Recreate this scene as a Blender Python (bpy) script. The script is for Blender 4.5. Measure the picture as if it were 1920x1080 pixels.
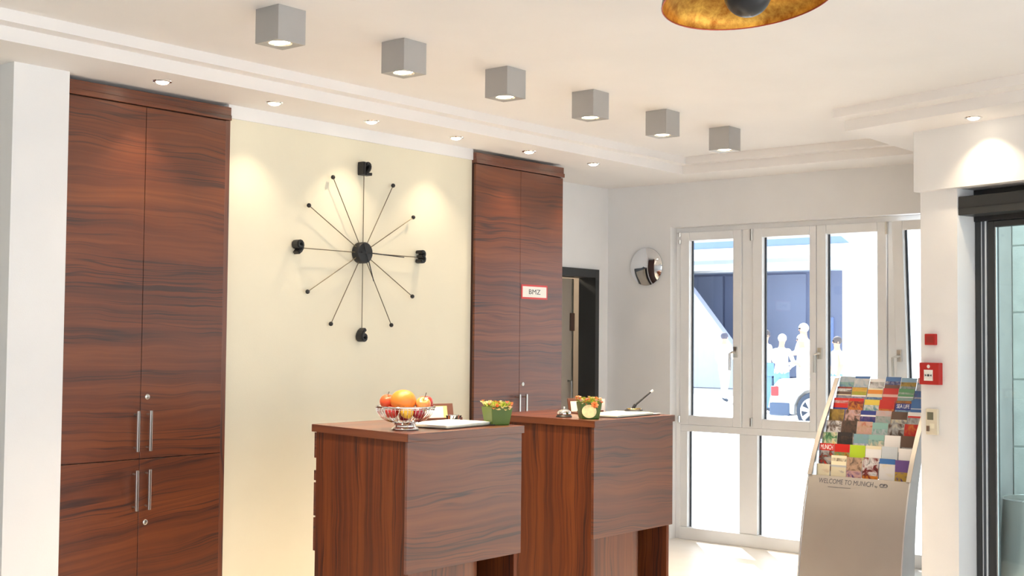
import bpy, bmesh, math, random
from mathutils import Vector, Matrix
random.seed(7)
PI = math.pi
S = bpy.context.scene
for o in list(bpy.data.objects):
    bpy.data.objects.remove(o, do_unlink=True)
C = S.collection

# ------------------------------------------------------------------ camera
cam_d = bpy.data.cameras.new('camera'); cam = bpy.data.objects.new('camera', cam_d); C.objects.link(cam)
cam_d.sensor_width = 36.0; cam_d.lens = 44.532; cam_d.clip_start = 0.05; cam_d.clip_end = 400
def cam_axes(yaw, pitch, roll):
    cy, sy = math.cos(yaw), math.sin(yaw)
    m = Matrix(((sy, -cy, 0), (0, 0, -1), (cy, sy, 0)))
    cp, sp = math.cos(pitch), math.sin(pitch)
    p = Matrix(((1, 0, 0), (0, cp, sp), (0, -sp, cp)))
    cr, sr = math.cos(roll), math.sin(roll)
    q = Matrix(((cr, -sr, 0), (sr, cr, 0), (0, 0, 1)))
    return q @ p @ m
A = cam_axes(0.69236, 0.04044, 0.00915)
mw = Matrix.Identity(4)
for i in range(3):
    mw[i][0] = A[0][i]; mw[i][1] = -A[1][i]; mw[i][2] = -A[2][i]
mw[2][3] = 1.5
cam.matrix_world = mw
S.camera = cam

# ------------------------------------------------------------------ view, world, sun
S.view_settings.view_transform = 'Standard'; S.view_settings.look = 'None'
S.view_settings.exposure = 0.98; S.view_settings.gamma = 1.0
S.view_settings.use_curve_mapping = False
W = bpy.data.worlds.new('sky'); S.world = W; W.use_nodes = True
bg = W.node_tree.nodes['Background']
bg.inputs[0].default_value = (0.80, 0.90, 1.0, 1); bg.inputs[1].default_value = 1.65
sd = bpy.data.lights.new('sun', 'SUN'); sun = bpy.data.objects.new('sun', sd); C.objects.link(sun)
sd.energy = 9.0; sd.angle = 0.01; sd.color = (1.0, 0.98, 0.95)
sun.rotation_euler = Vector((-0.50, -0.42, -0.76)).to_track_quat('-Z', 'Y').to_euler()
sun.location = (14, 10, 12)

# ------------------------------------------------------------------ materials
MATS = {}
def nt(name):
    m = bpy.data.materials.new(name); m.use_nodes = True
    t = m.node_tree; b = t.nodes['Principled BSDF']
    MATS[name] = m
    return m, t, b
def mat(name, col, rough=0.5, metal=0.0, var=0.0, scale=6.0, bump=0.0, bscale=60.0, spec=0.5, coat=0.0, emit=None, estr=0.0, sss=0.0):
    if name in MATS: return MATS[name]
    m, t, b = nt(name)
    c = (*col, 1)
    b.inputs['Base Color'].default_value = c
    b.inputs['Roughness'].default_value = rough; b.inputs['Metallic'].default_value = metal
    b.inputs['Specular IOR Level'].default_value = spec; b.inputs['Coat Weight'].default_value = coat
    b.inputs['Coat Roughness'].default_value = 0.15
    tc = t.nodes.new('ShaderNodeTexCoord')
    n = t.nodes.new('ShaderNodeTexNoise'); n.inputs['Scale'].default_value = scale; n.inputs['Detail'].default_value = 4
    t.links.new(tc.outputs['Object'], n.inputs['Vector'])
    r = t.nodes.new('ShaderNodeValToRGB')
    v = max(var, 0.02)
    r.color_ramp.elements[0].position = 0.3; r.color_ramp.elements[1].position = 0.7
    r.color_ramp.elements[0].color = (*[max(0, x * (1 - v)) for x in col], 1)
    r.color_ramp.elements[1].color = (*[min(1, x * (1 + v)) for x in col], 1)
    t.links.new(n.outputs['Fac'], r.inputs['Fac']); t.links.new(r.outputs['Color'], b.inputs['Base Color'])
    if bump:
        n2 = t.nodes.new('ShaderNodeTexNoise'); n2.inputs['Scale'].default_value = bscale; n2.inputs['Detail'].default_value = 3
        t.links.new(tc.outputs['Object'], n2.inputs['Vector'])
        bp = t.nodes.new('ShaderNodeBump'); bp.inputs['Strength'].default_value = bump; bp.inputs['Distance'].default_value = 0.004
        t.links.new(n2.outputs['Fac'], bp.inputs['Height']); t.links.new(bp.outputs['Normal'], b.inputs['Normal'])
    if emit:
        b.inputs['Emission Color'].default_value = (*emit, 1); b.inputs['Emission Strength'].default_value = estr
    return m
def math_node(t, op, a, b=None, clamp=False):
    n = t.nodes.new('ShaderNodeMath'); n.operation = op; n.use_clamp = clamp
    for i, v in enumerate((a, b)):
        if v is None: continue
        if isinstance(v, (int, float)): n.inputs[i].default_value = v
        else: t.links.new(v, n.inputs[i])
    return n.outputs[0]
def wood(name, along, across, shear=0.0, seed=0.0, freq=1.0, rough=0.36, tone=1.0, spec=0.5, coat=0.4):
    """reddish brown striped veneer; along/across are world axes 0..2"""
    if name in MATS: return MATS[name]
    m, t, b = nt(name)
    g = t.nodes.new('ShaderNodeNewGeometry'); sp = t.nodes.new('ShaderNodeSeparateXYZ')
    t.links.new(g.outputs['Position'], sp.inputs[0])
    a = sp.outputs[along]; c = sp.outputs[across]
    def noise(sa, sc, det, z, dist=0.0, c_=None):
        cb = t.nodes.new('ShaderNodeCombineXYZ')
        t.links.new(math_node(t, 'MULTIPLY', a, sa), cb.inputs[0]); t.links.new(math_node(t, 'MULTIPLY', c_ if c_ is not None else c, sc), cb.inputs[1])
        cb.inputs[2].default_value = z + seed
        n = t.nodes.new('ShaderNodeTexNoise'); n.inputs['Scale'].default_value = 1.0; n.inputs['Detail'].default_value = det
        n.inputs['Distortion'].default_value = dist
        t.links.new(cb.outputs[0], n.inputs['Vector']); return n.outputs['Fac']
    c = math_node(t, 'SUBTRACT', c, math_node(t, 'MULTIPLY', a, shear))
    # wavy growth: shift the across coordinate
    cw_ = math_node(t, 'ADD', c, math_node(t, 'MULTIPLY', noise(1.9, 3.5, 2, 1.3), 0.10))
    broad = noise(0.4, 6.0 * freq, 2, 4.1, 0, cw_)
    fine = noise(2.0, 95 * freq, 3, 9.2, 0, cw_)
    streak = noise(0.7, 27 * freq, 4, 2.2, 0.25, cw_)
    vein = noise(0.8, 44 * freq, 1, 7.7, 0.2, cw_)
    ridge = math_node(t, 'SUBTRACT', 1.0, math_node(t, 'MULTIPLY', math_node(t, 'ABSOLUTE', math_node(t, 'SUBTRACT', vein, 0.5)), 17.0), True)
    gate = math_node(t, 'MULTIPLY', ridge, math_node(t, 'MULTIPLY', math_node(t, 'SUBTRACT', noise(1.1, 9 * freq, 1, 6.6), 0.40), 5.0, True), True)
    r = t.nodes.new('ShaderNodeValToRGB'); e = r.color_ramp.elements
    def k(*q): return (*[x * tone for x in q], 1)
    e[0].position = 0.28; e[0].color = k(0.050, 0.018, 0.013); e[1].position = 0.74; e[1].color = k(0.270, 0.080, 0.020)
    el = r.color_ramp.elements.new(0.48); el.color = k(0.150, 0.038, 0.013)
    mixv = math_node(t, 'ADD', math_node(t, 'MULTIPLY', streak, 0.48), math_node(t, 'ADD', math_node(t, 'MULTIPLY', broad, 0.32), math_node(t, 'MULTIPLY', fine, 0.18)))
    mixv = math_node(t, 'SUBTRACT', mixv, math_node(t, 'MULTIPLY', gate, 0.24))
    t.links.new(mixv, r.inputs['Fac']); t.links.new(r.outputs['Color'], b.inputs['Base Color'])
    b.inputs['Roughness'].default_value = rough; b.inputs['Specular IOR Level'].default_value = spec
    b.inputs['Coat Weight'].default_value = coat; b.inputs['Coat Roughness'].default_value = 0.35
    return m
def glass(name, tint=(1, 1, 1), refl=1.0):
    if name in MATS: return MATS[name]
    m, t, b = nt(name)
    t.nodes.remove(b); out = t.nodes['Material Output']
    tr = t.nodes.new('ShaderNodeBsdfTransparent'); tr.inputs[0].default_value = (*tint, 1)
    gl = t.nodes.new('ShaderNodeBsdfGlossy'); gl.inputs['Roughness'].default_value = 0.02
    fr = t.nodes.new('ShaderNodeFresnel'); fr.inputs[0].default_value = 1.45
    mx = t.nodes.new('ShaderNodeMixShader')
    t.links.new(math_node(t, 'MULTIPLY', fr.outputs[0], refl), mx.inputs[0])
    t.links.new(tr.outputs[0], mx.inputs[1]); t.links.new(gl.outputs[0], mx.inputs[2]); t.links.new(mx.outputs[0], out.inputs[0])
    return m
def pic(name, cols, scale=40.0, rough=0.35):
    """printed picture: patches of several colours"""
    if name in MATS: return MATS[name]
    m, t, b = nt(name)
    tc = t.nodes.new('ShaderNodeTexCoord')
    n = t.nodes.new('ShaderNodeTexNoise'); n.inputs['Scale'].default_value = scale; n.inputs['Detail'].default_value = 2.5; n.inputs['Distortion'].default_value = 0.8
    t.links.new(tc.outputs['Object'], n.inputs['Vector'])
    r = t.nodes.new('ShaderNodeValToRGB'); e = r.color_ramp.elements
    k = len(cols)
    e[0].position = 0.30; e[0].color = (*cols[0], 1); e[1].position = 0.70; e[1].color = (*cols[-1], 1)
    for i in range(1, k - 1):
        x = e.new(0.30 + 0.4 * i / (k - 1)); x.color = (*cols[i], 1)
    t.links.new(n.outputs['Fac'], r.inputs['Fac']); t.links.new(r.outputs['Color'], b.inputs['Base Color'])
    b.inputs['Roughness'].default_value = rough
    return m

WHITE = mat('white_plaster', (0.83, 0.828, 0.83), 0.85, var=0.02, scale=3, bump=0.08, bscale=140)
CEIL = mat('ceiling_paint', (0.86, 0.835, 0.82), 0.9, var=0.015, scale=2, bump=0.05, bscale=120)
CREAM = mat('cream_wall_paint', (0.775, 0.735, 0.59), 0.8, var=0.02, scale=3, bump=0.08, bscale=140)
FLOOR = mat('pale_stone_floor', (0.84, 0.80, 0.75), 0.35, var=0.03, scale=5)
W_H = wood('veneer_horizontal', 0, 2, spec=0.5, coat=0.4, tone=0.98)
W_H2 = wood('veneer_horizontal_slant', 0, 2, shear=0.10, seed=5.0, tone=0.90)
W_H3 = wood('veneer_counter_front', 0, 2, shear=-0.02, seed=11.0, rough=0.38, spec=0.8, coat=0.8)
W_V = wood('veneer_vertical_side', 2, 1, seed=3.0, freq=1.1, rough=0.45, spec=0.3, coat=0.0)
W_VF = wood('veneer_vertical_front', 2, 0, seed=8.0, freq=1.1, rough=0.42, spec=0.7, coat=0.5)
W_T = wood('veneer_top', 0, 1, seed=2.0, rough=0.25)
W_DARK = mat('dark_wood_core', (0.045, 0.014, 0.008), 0.5)
STEEL = mat('brushed_steel', (0.62, 0.60, 0.56), 0.28, 1.0, bump=0.03, bscale=200)
CHROME = mat('chrome', (0.85, 0.84, 0.82), 0.06, 1.0)
ALU = mat('brushed_aluminium', (0.40, 0.375, 0.355), 0.42, 0.75, var=0.03, scale=4, bump=0.02, bscale=220)
ALU_L = mat('satin_aluminium_edge', (0.72, 0.74, 0.77), 0.3, 0.8)
BLACK = mat('black_plastic', (0.012, 0.012, 0.014), 0.45)
BLACKM = mat('black_sphere_metal', (0.02, 0.02, 0.022), 0.3)
ANTH = mat('anthracite_frame', (0.028, 0.030, 0.031), 0.42, var=0.04)
PVC = mat('white_window_frame', (0.86, 0.865, 0.87), 0.35)
GASKET = mat('dark_gasket', (0.05, 0.06, 0.075), 0.5)
GLASS = glass('clear_window_glass', (0.97, 0.985, 0.985), 0.7)
DGLASS = glass('tinted_door_glass', (0.86, 0.95, 0.94), 0.8)
GREYP = mat('grey_lacquer', (0.42, 0.41, 0.40), 0.45, 0.25)
LAMP = mat('lamp_glow', (1, 0.95, 0.85), 0.4, emit=(1.0, 0.86, 0.66), estr=9.0)
REFL = mat('lamp_reflector', (0.85, 0.80, 0.70), 0.12, 1.0, emit=(1.0, 0.80, 0.5), estr=0.25)
RED = mat('red_plastic', (0.46, 0.018, 0.016), 0.4)
PAPER = mat('white_paper', (0.85, 0.84, 0.80), 0.7)
INK = mat('dark_ink', (0.05, 0.05, 0.06), 0.6)

# ------------------------------------------------------------------ geometry helpers
class Geo:
    def __init__(self): self.v = []; self.f = []; self.m = []
    def add(self, vs, fs, mi=0):
        o = len(self.v); self.v += [Vector(p) for p in vs]
        for q in fs: self.f.append([o + i for i in q]); self.m.append(mi)
        return self
    def box(self, x0, x1, y0, y1, z0, z1, mi=0):
        x0, x1 = min(x0, x1), max(x0, x1); y0, y1 = min(y0, y1), max(y0, y1); z0, z1 = min(z0, z1), max(z0, z1)
        return self.add([(x0, y0, z0), (x1, y0, z0), (x1, y1, z0), (x0, y1, z0), (x0, y0, z1), (x1, y0, z1), (x1, y1, z1), (x0, y1, z1)],
                        [(0, 3, 2, 1), (4, 5, 6, 7), (0, 1, 5, 4), (1, 2, 6, 5), (2, 3, 7, 6), (3, 0, 4, 7)], mi)
    def prism(self, poly, z0, z1, mi=0):
        n = len(poly); ar = sum(poly[i][0] * poly[(i + 1) % n][1] - poly[(i + 1) % n][0] * poly[i][1] for i in range(n))
        if ar < 0: poly = poly[::-1]
        vs = [(x, y, z0) for x, y in poly] + [(x, y, z1) for x, y in poly]
        fs = [tuple(range(n))[::-1], tuple(range(n, 2 * n))] + [(i, (i + 1) % n, n + (i + 1) % n, n + i) for i in range(n)]
        return self.add(vs, fs, mi)
    def lathe(self, prof, seg=24, c=(0, 0, 0), mi=0, mat4=None, cap=True):
        vs = []; fs = []
        for r, z in prof:
            for k in range(seg):
                a = 2 * PI * k / seg; vs.append(Vector((r * math.cos(a), r * math.sin(a), z)))
        n = len(prof)
        for i in range(n - 1):
            for k in range(seg):
                k2 = (k + 1) % seg; fs.append((i * seg + k, i * seg + k2, (i + 1) * seg + k2, (i + 1) * seg + k))
        if cap and prof[0][0] > 1e-3: fs.append(tuple(range(seg))[::-1])
        if cap and prof[-1][0] > 1e-3: fs.append(tuple((n - 1) * seg + k for k in range(seg)))
        if mat4 is not None: vs = [mat4 @ p for p in vs]
        return self.add([p + Vector(c) for p in vs], fs, mi)
    def tube(self, pts, r, seg=8, mi=0, closed=False):
        pts = [Vector(p) for p in pts]; n = len(pts); rr = r if isinstance(r, (list, tuple)) else [r] * n
        vs = []; up = Vector((0.13, 0.27, 0.95))
        for i, p in enumerate(pts):
            if closed: d = pts[(i + 1) % n] - pts[i - 1]
            else: d = pts[min(i + 1, n - 1)] - pts[max(i - 1, 0)]
            d.normalize(); s = d.cross(up)
            if s.length < 0.1: s = d.cross(Vector((1, 0, 0)))
            s.normalize(); t2 = s.cross(d)
            for k in range(seg):
                a = 2 * PI * k / seg; vs.append(p + (s * math.cos(a) + t2 * math.sin(a)) * rr[i])
        fs = []
        for i in range(n if closed else n - 1):
            j = (i + 1) % n
            for k in range(seg):
                k2 = (k + 1) % seg; fs.append((i * seg + k, j * seg + k, j * seg + k2, i * seg + k2))
        if not closed: fs += [tuple(range(seg)), tuple((n - 1) * seg + k for k in range(seg))[::-1]]
        return self.add(vs, fs, mi)
    def ball(self, c, r, seg=16, ring=10, sc=(1, 1, 1), mi=0):
        prof = [(r * math.sin(PI * i / ring), -r * math.cos(PI * i / ring)) for i in range(ring + 1)]
        prof[0] = (r * 0.02, -r); prof[-1] = (r * 0.02, r)
        return self.lathe(prof, seg, c, mi, Matrix.Diagonal((*sc, 1)))
    def xf(self, m4, start=0):
        for i in range(start, len(self.v)): self.v[i] = m4 @ self.v[i]
        return self
ORG = {}
def link(o, parent=None):
    C.objects.link(o)
    if parent is not None: o.parent = parent
def tag(o, label=None, cat=None, group=None, kind=None):
    if label: o['label'] = label
    if cat: o['category'] = cat
    if group: o['group'] = group
    if kind: o['kind'] = kind
    return o
def obj(name, g, m, parent=None, bevel=0.0, smooth=False, label=None, cat=None, group=None, kind=None, seg=2, recalc=True):
    bm = bmesh.new()
    if parent is not None: org = ORG[parent.name]
    elif kind == 'structure': org = Vector((0, 0, 0))
    else:
        lo = [min(v[i] for v in g.v) for i in range(3)]; hi = [max(v[i] for v in g.v) for i in range(3)]
        org = Vector(((lo[0] + hi[0]) / 2, (lo[1] + hi[1]) / 2, lo[2]))
    vs = [bm.verts.new(v - org) for v in g.v]; bm.verts.ensure_lookup_table()
    for q, mi in zip(g.f, g.m):
        try: f = bm.faces.new([vs[i] for i in q])
        except ValueError: continue
        f.material_index = mi; f.smooth = smooth
    if recalc: bmesh.ops.recalc_face_normals(bm, faces=bm.faces[:])
    if bevel:
        es = [e for e in bm.edges if len(e.link_faces) == 2 and e.calc_face_angle(0) > 0.6]
        bmesh.ops.bevel(bm, geom=es, offset=bevel, segments=seg, affect='EDGES', profile=0.5, clamp_overlap=True)
    me = bpy.data.meshes.new(name); bm.to_mesh(me); bm.free()
    for x in (m if isinstance(m, (list, tuple)) else [m]): me.materials.append(x)
    if smooth:
        try: me.set_sharp_from_angle(angle=math.radians(42))
        except Exception: pass
    o = bpy.data.objects.new(name, me)
    if parent is None: o.location = org
    link(o, parent); ORG[o.name] = org
    return tag(o, label, cat, group, kind)
def thing(name, loc, label, cat, group=None, kind=None):
    o = bpy.data.objects.new(name, None); o.empty_display_size = 0.1
    o.location = loc; C.objects.link(o); ORG[o.name] = Vector(loc)
    return tag(o, label, cat, group, kind)
def text(name, s, size, m4, m, parent, extr=0.0004, space=1.0, width=None):
    cu = bpy.data.curves.new('t', 'FONT'); cu.body = s; cu.size = size; cu.extrude = extr; cu.align_x = 'CENTER'; cu.align_y = 'CENTER'
    cu.space_character = space; cu.resolution_u = 3
    to = bpy.data.objects.new('t', cu); C.objects.link(to)
    dg = bpy.context.evaluated_depsgraph_get(); me = bpy.data.meshes.new_from_object(to.evaluated_get(dg))
    bpy.data.objects.remove(to, do_unlink=True)
    if width:
        x0 = min(v.co.x for v in me.vertices); x1 = max(v.co.x for v in me.vertices); kx = width / (x1 - x0)
        for v in me.vertices: v.co.x = (v.co.x - (x0 + x1) / 2) * kx
    g = Geo(); g.add([m4 @ v.co for v in me.vertices], [tuple(p.vertices) for p in me.polygons])
    bpy.data.meshes.remove(me)
    return obj(name, g, m, parent, recalc=False)
def basis(o, x, y, z):
    m = Matrix.Identity(4)
    for i in range(3): m[i][0] = x[i]; m[i][1] = y[i]; m[i][2] = z[i]; m[i][3] = o[i]
    return m
def struct(name, g, m, label, cat='wall', **k): return obj(name, g, m, label=label, cat=cat, kind='structure', **k)
def copy_tree(root, loc, label):
    r = root.copy(); C.objects.link(r); r.location = loc; r['label'] = label
    def rec(a, b):
        for ch in [c for c in bpy.data.objects if c.parent == a]:
            d = ch.copy()
            if ch.type == 'LIGHT': d.data = ch.data
            C.objects.link(d); d.parent = b; rec(ch, d)
    rec(root, r); return r

# ------------------------------------------------------------------ room shell
ZL, ZM, ZH = 2.70, 2.76, 2.81          # lower ceiling, cornice step, upper ceiling
E0 = Vector((6.982, 2.827, 0)); U = Vector((-0.2837, -0.9589, 0)); N = Vector((-0.9589, 0.2837, 0))
def ep(s, off=0.0, z=0.0): p = E0 + U * s + N * off; return (p.x, p.y, z)
def ep2(s, off=0.0): return ep(s, off)[:2]

g = Geo().box(-4, 8.30, -4, 6.9, -0.10, 0.0)
struct('floor', g, FLOOR, 'pale polished stone floor of the reception lobby', 'floor')
g = Geo()
LC = (6.722, 3.12); UC = (6.600, 3.14)
farp = lambda c, k: (c[0] + U.x * k, c[1] + U.y * k)
g.prism([(-4, 4.87), (8.6, 4.87), (8.6, 6.9), (-4, 6.9)], ZL, ZM)
g.prism([(7.78, 3.12), (8.6, 3.12), (8.6, 4.87), (7.78, 4.87)], ZL, ZM)
g.prism([LC, (8.6, 3.12), (8.6, 2.66), ep2(0.25, -0.45), ep2(6.6, -0.45), farp(LC, 7.2)], ZL, ZM)
g.prism([(-4, 4.79), (8.6, 4.79), (8.6, 6.9), (-4, 6.9)], ZM, ZH)
g.prism([(7.70, 3.14), (8.6, 3.14), (8.6, 4.79), (7.70, 4.79)], ZM, ZH)
g.prism([UC, (8.6, 3.14), (8.6, 2.66), ep2(0.25, -0.45), ep2(6.6, -0.45), farp(UC, 7.2)], ZM, ZH)
g.prism([(-4, 6.9), (-4, -4), (5.2, -4), ep2(0.25, -0.45), (8.6, 2.66), (8.6, 6.9)], ZH, ZH + 0.12)
struct('ceiling', g, CEIL, 'white ceiling with a stepped recessed panel', 'ceiling')

g = Geo().box(4.0675, 5.977, 5.295, 5.95, 0, 2.631)
struct('wall_left', g, CREAM, 'cream wall behind the spoke clock between the two wardrobes')
g = Geo().box(4.0675, 5.977, 5.285, 5.95, 2.631, ZL)
struct('trim_1', g, WHITE, 'white strip between cream wall and ceiling', 'trim')
g = Geo().box(2.848, 3.118, 5.215, 6.9, 0, ZL)
struct('wall_pillar', g, WHITE, 'white wall pier at the far left beside the tall wardrobe')
g = Geo().box(-4, 2.848, 6.3, 6.9, 0, ZL)
struct('wall_rear', g, CREAM, 'cream wall set back left of the white pier')
# corner wall with the doorway (opening x 7.10..8.066, top 2.05)
g = Geo().box(6.70, 7.10, 5.816, 5.96, 0, ZL).box(8.066, 8.6, 5.816, 5.96, 0, ZL).box(7.10, 8.066, 5.816, 5.96, 2.05, ZL)
struct('wall_corner', g, WHITE, 'white wall around the dark framed doorway in the corner')
g = Geo().box(6.5, 8.6, 7.6, 7.7, 0, ZL).box(6.4, 6.5, 5.96, 7.7, 0, ZL).box(8.6, 8.7, 5.96, 7.7, 0, ZL).box(6.4, 8.7, 5.96, 7.7, ZL, ZL + 0.1).box(6.4, 8.7, 5.96, 7.7, -0.1, 0)
struct('wall_backroom', g, mat('taupe_paint', (0.42, 0.37, 0.32), 0.8), 'taupe walls of the room behind the dark doorway')
# window wall
WT = 2.365
g = Geo().box(-4.2, -4, -4, 6.9, 0, 0.3).box(-4.2, -4, -4, 6.9, 2.5, ZH)
for y0_, y1_ in ((-4.0, -3.6), (-1.6, -1.25), (0.6, 6.9)): g.box(-4.2, -4, y0_, y1_, 0.3, 2.5)
struct('wall_back', g, mat('white_back_wall', (0.78, 0.77, 0.76), 0.8), 'white wall with wide openings at the back of the lobby')  # added out of view, its openings sized to steer daylight into the lobby
g = Geo().box(8.20, 8.46, 5.231, 6.0, 0, ZL).box(8.20, 8.46, 2.80, 5.231, WT, ZL)
struct('wall_far', g, WHITE, 'white wall around the tall windows')
g = Geo().box(7.20, 8.60, 2.70, 2.80, 0, ZL)
struct('wall_vestibule', g, mat('grey_render', (0.36, 0.36, 0.35), 0.85, var=0.06, bump=0.2, bscale=80), 'grey return wall seen through the glass entrance door')
# right hand entrance wall
g = Geo(); hdr = [ep2(0.0), ep2(6.6), ep2(6.6, -0.30), ep2(0.0, -0.30)]
g.prism(hdr, 2.358, ZL)
pr = [ep2(0.006, -0.05), ep2(0.253, -0.05), ep2(0.253, -0.30), ep2(0.006, -0.30)]
g.prism(pr, 0, 2.358)
g.prism([ep2(1.61, -0.05), ep2(4.6, -0.05), ep2(4.6, -0.30), ep2(1.61, -0.30)], 0, 2.358)
struct('wall_right', g, WHITE, 'white entrance wall with header box above the sliding door')

# exterior ground and vestibule stone wall
g = Geo().box(8.30, 120, -60, 90, -0.14, -0.02)
g.box(-60, 8.30, -60, -4, -0.14, -0.02).box(-60, -4, -4, 90, -0.14, -0.02)
g.prism([ep2(0.0, -0.30), ep2(7.0, -0.30), (8.30, -4), (8.30, 2.8)], -0.09, -0.015)
struct('ground', g, mat('pale_street_paving', (0.58, 0.57, 0.55), 0.9, var=0.05, scale=0.6), 'pale sunlit street paving outside the windows', 'ground')
STONE = mat('rendered_stone', (0.66, 0.70, 0.67), 0.9, var=0.10, scale=7, bump=0.5, bscale=60)
wv = thing('wall_stone', (8.3, 1.9, 0), 'grey green stone block wall seen through the glass entrance door', 'wall', kind='structure')
obj('backing', Geo().box(8.26, 8.40, 0.6, 2.70, 0, 3.4), mat('stone_joint', (0.62, 0.66, 0.64), 0.9), wv)
rows = 8; hb = 3.4 / rows
for r_ in range(rows):
    y = 0.6 - (0.35 if r_ % 2 else 0)
    while y < 2.70:
        y0, y1 = max(0.6, y), min(2.70, y + 0.70)
        if y1 - y0 > 0.05:
            obj('stone', Geo().box(8.248, 8.262, y0 + 0.004, y1 - 0.004, r_ * hb + 0.005, (r_ + 1) * hb - 0.005), STONE, wv, bevel=0.004, seg=1)
        y += 0.70

# ------------------------------------------------------------------ tall windows
wn = thing('window_1', (8.3, 4.1, 0), 'tall white framed windows over glazed lower panels beside the brochure stand', 'window', kind='structure')
FX, FB = 8.285, 8.36
def bx(name, *a, m=PVC, parent=wn, bevel=0.004): return obj(name, Geo().box(*a), m, parent, bevel=bevel)
bx('frame', FX, FB, 2.80, 5.231, 2.325, WT); bx('frame', FX, FB, 5.19, 5.231, 0, 2.325); bx('frame', FX, FB, 2.80, 2.86, 0, 2.325)
bx('sill_rail', FX - 0.012, FB, 2.86, 5.19, 0.0, 0.092)
bx('transom', FX, FB, 2.86, 5.19, 0.815, 0.866)
for a, b in ((4.66, 4.568), (3.54, 3.462)): bx('mullion', FX, FB, b, a, 0.866, 2.325)
for a, b in ((5.19, 5.129), (4.684, 4.535), (4.085, 3.985), (3.585, 3.43), (2.95, 2.86)): bx('mullion', FX, FB, b, a, 0.092, 0.815)
for a, b in ((5.129, 4.684), (4.535, 4.085), (3.985, 3.585), (3.43, 2.95)):
    p = obj('lower_pane', Geo().box(FX + 0.045, FX + 0.051, b, a, 0.092, 0.815), GLASS, wn)
    gk = Geo(); x0, x1 = FX + 0.036, FX + 0.0448
    gk.box(x0, x1, a - 0.014, a, 0.092, 0.815).box(x0, x1, b, b + 0.014, 0.092, 0.815)
    obj('gasket', gk, GASKET, p)
def sash(ya, yb, ga, gb, z0, z1, g0, g1, handle=None, hinge=(), tilt=0.0):
    """ya>yb outer, ga>gb glass"""
    x0, x1 = FX - 0.016, FX + 0.060
    T = Matrix.Identity(4)
    if tilt: T = Matrix.Translation((x1, 0, z0)) @ Matrix.Rotation(-tilt, 4, 'Y') @ Matrix.Translation((-x1, 0, -z0))
    q = Geo().box(x0, x1, ga, ya, z0, z1).box(x0, x1, yb, gb, z0, z1).box(x0, x1, gb, ga, z0, g0).box(x0, x1, gb, ga, g1, z1).xf(T)
    s = obj('sash', q, PVC, wn, bevel=0.004)
    p = obj('pane', Geo().box(x0 + 0.052, x0 + 0.058, gb, ga, g0, g1).xf(T), GLASS, s)
    gk = Geo(); a0, a1 = x0 + 0.041, x0 + 0.0518
    gk.box(a0, a1, ga - 0.013, ga, g0, g1).box(a0, a1, gb, gb + 0.013, g0, g1)
    obj('gasket', gk.xf(T), GASKET, s)
    if handle is not None:
        hy, hz, dirn = handle
        h = Geo().box(x0 - 0.014, x0, hy - 0.016, hy + 0.016, hz - 0.04, hz + 0.04)
        h.tube([(x0 - 0.014, hy, hz), (x0 - 0.05, hy, hz), (x0 - 0.052, hy + dirn, hz - 0.01), (x0 - 0.052, hy + dirn, hz - 0.135)], 0.0095, 8)
        obj('handle', h.xf(T), STEEL, s, bevel=0.002, label='steel window handle')
    for hy, hz, hl in hinge:
        h = Geo().tube([(x0 - 0.008, hy, hz), (x0 - 0.008, hy, hz + hl)], 0.011, 8)
        obj('hinge', h.xf(T), STEEL, s, label='steel hinge')
sash(5.186, 4.662, 5.109, 4.730, 0.868, 2.327, 0.936, 2.262, (4.705, 1.42, 0.02), [(5.188, 2.24, 0.03), (5.188, 2.295, 0.03), (5.188, 0.88, 0.05)])
sash(4.566, 4.062, 4.489, 4.113, 0.868, 2.327, 0.936, 2.262, None, [(4.572, 2.24, 0.085), (4.572, 0.88, 0.06)])
sash(4.058, 3.542, 3.988, 3.609, 0.868, 2.327, 0.936, 2.262, (4.030, 1.42, 0.02), [(3.536, 2.24, 0.085), (3.536, 0.88, 0.06)])
sash(3.460, 2.862, 3.385, 2.94, 0.868, 2.327, 0.936, 2.262, (3.432, 1.42, 0.03), [], tilt=0.075)

# ------------------------------------------------------------------ corner doorway
dr = thing('door_1', (7.58, 5.88, 0), 'dark anthracite door frame with taupe door ajar in the corner', 'door', kind='structure')
q = Geo().box(8.016, 8.066, 5.80, 5.965, 0, 2.05).box(7.10, 7.15, 5.80, 5.965, 0, 2.05).box(7.15, 8.016, 5.80, 5.965, 1.985, 2.05)
obj('door_frame', q, ANTH, dr, bevel=0.003)
lf = obj('door_leaf', Geo().box(7.16, 7.972, 6.0, 6.04, 0.01, 1.98), mat('taupe_door', (0.40, 0.35, 0.29), 0.5), dr, bevel=0.002)
obj('edge_strip', Geo().box(7.9725, 7.992, 5.995, 6.045, 0.01, 1.98), STEEL, lf)
obj('lock_plate', Geo().box(7.945, 7.996, 5.985, 5.998, 1.57, 1.71), mat('brown_closer', (0.10, 0.055, 0.04), 0.5), lf, bevel=0.003)
obj('pull_handle', Geo().tube([(7.93, 5.998, 1.18), (7.93, 5.965, 1.18), (7.93, 5.965, 1.02), (7.93, 5.998, 1.02)], 0.008), STEEL, lf, smooth=True)

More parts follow.
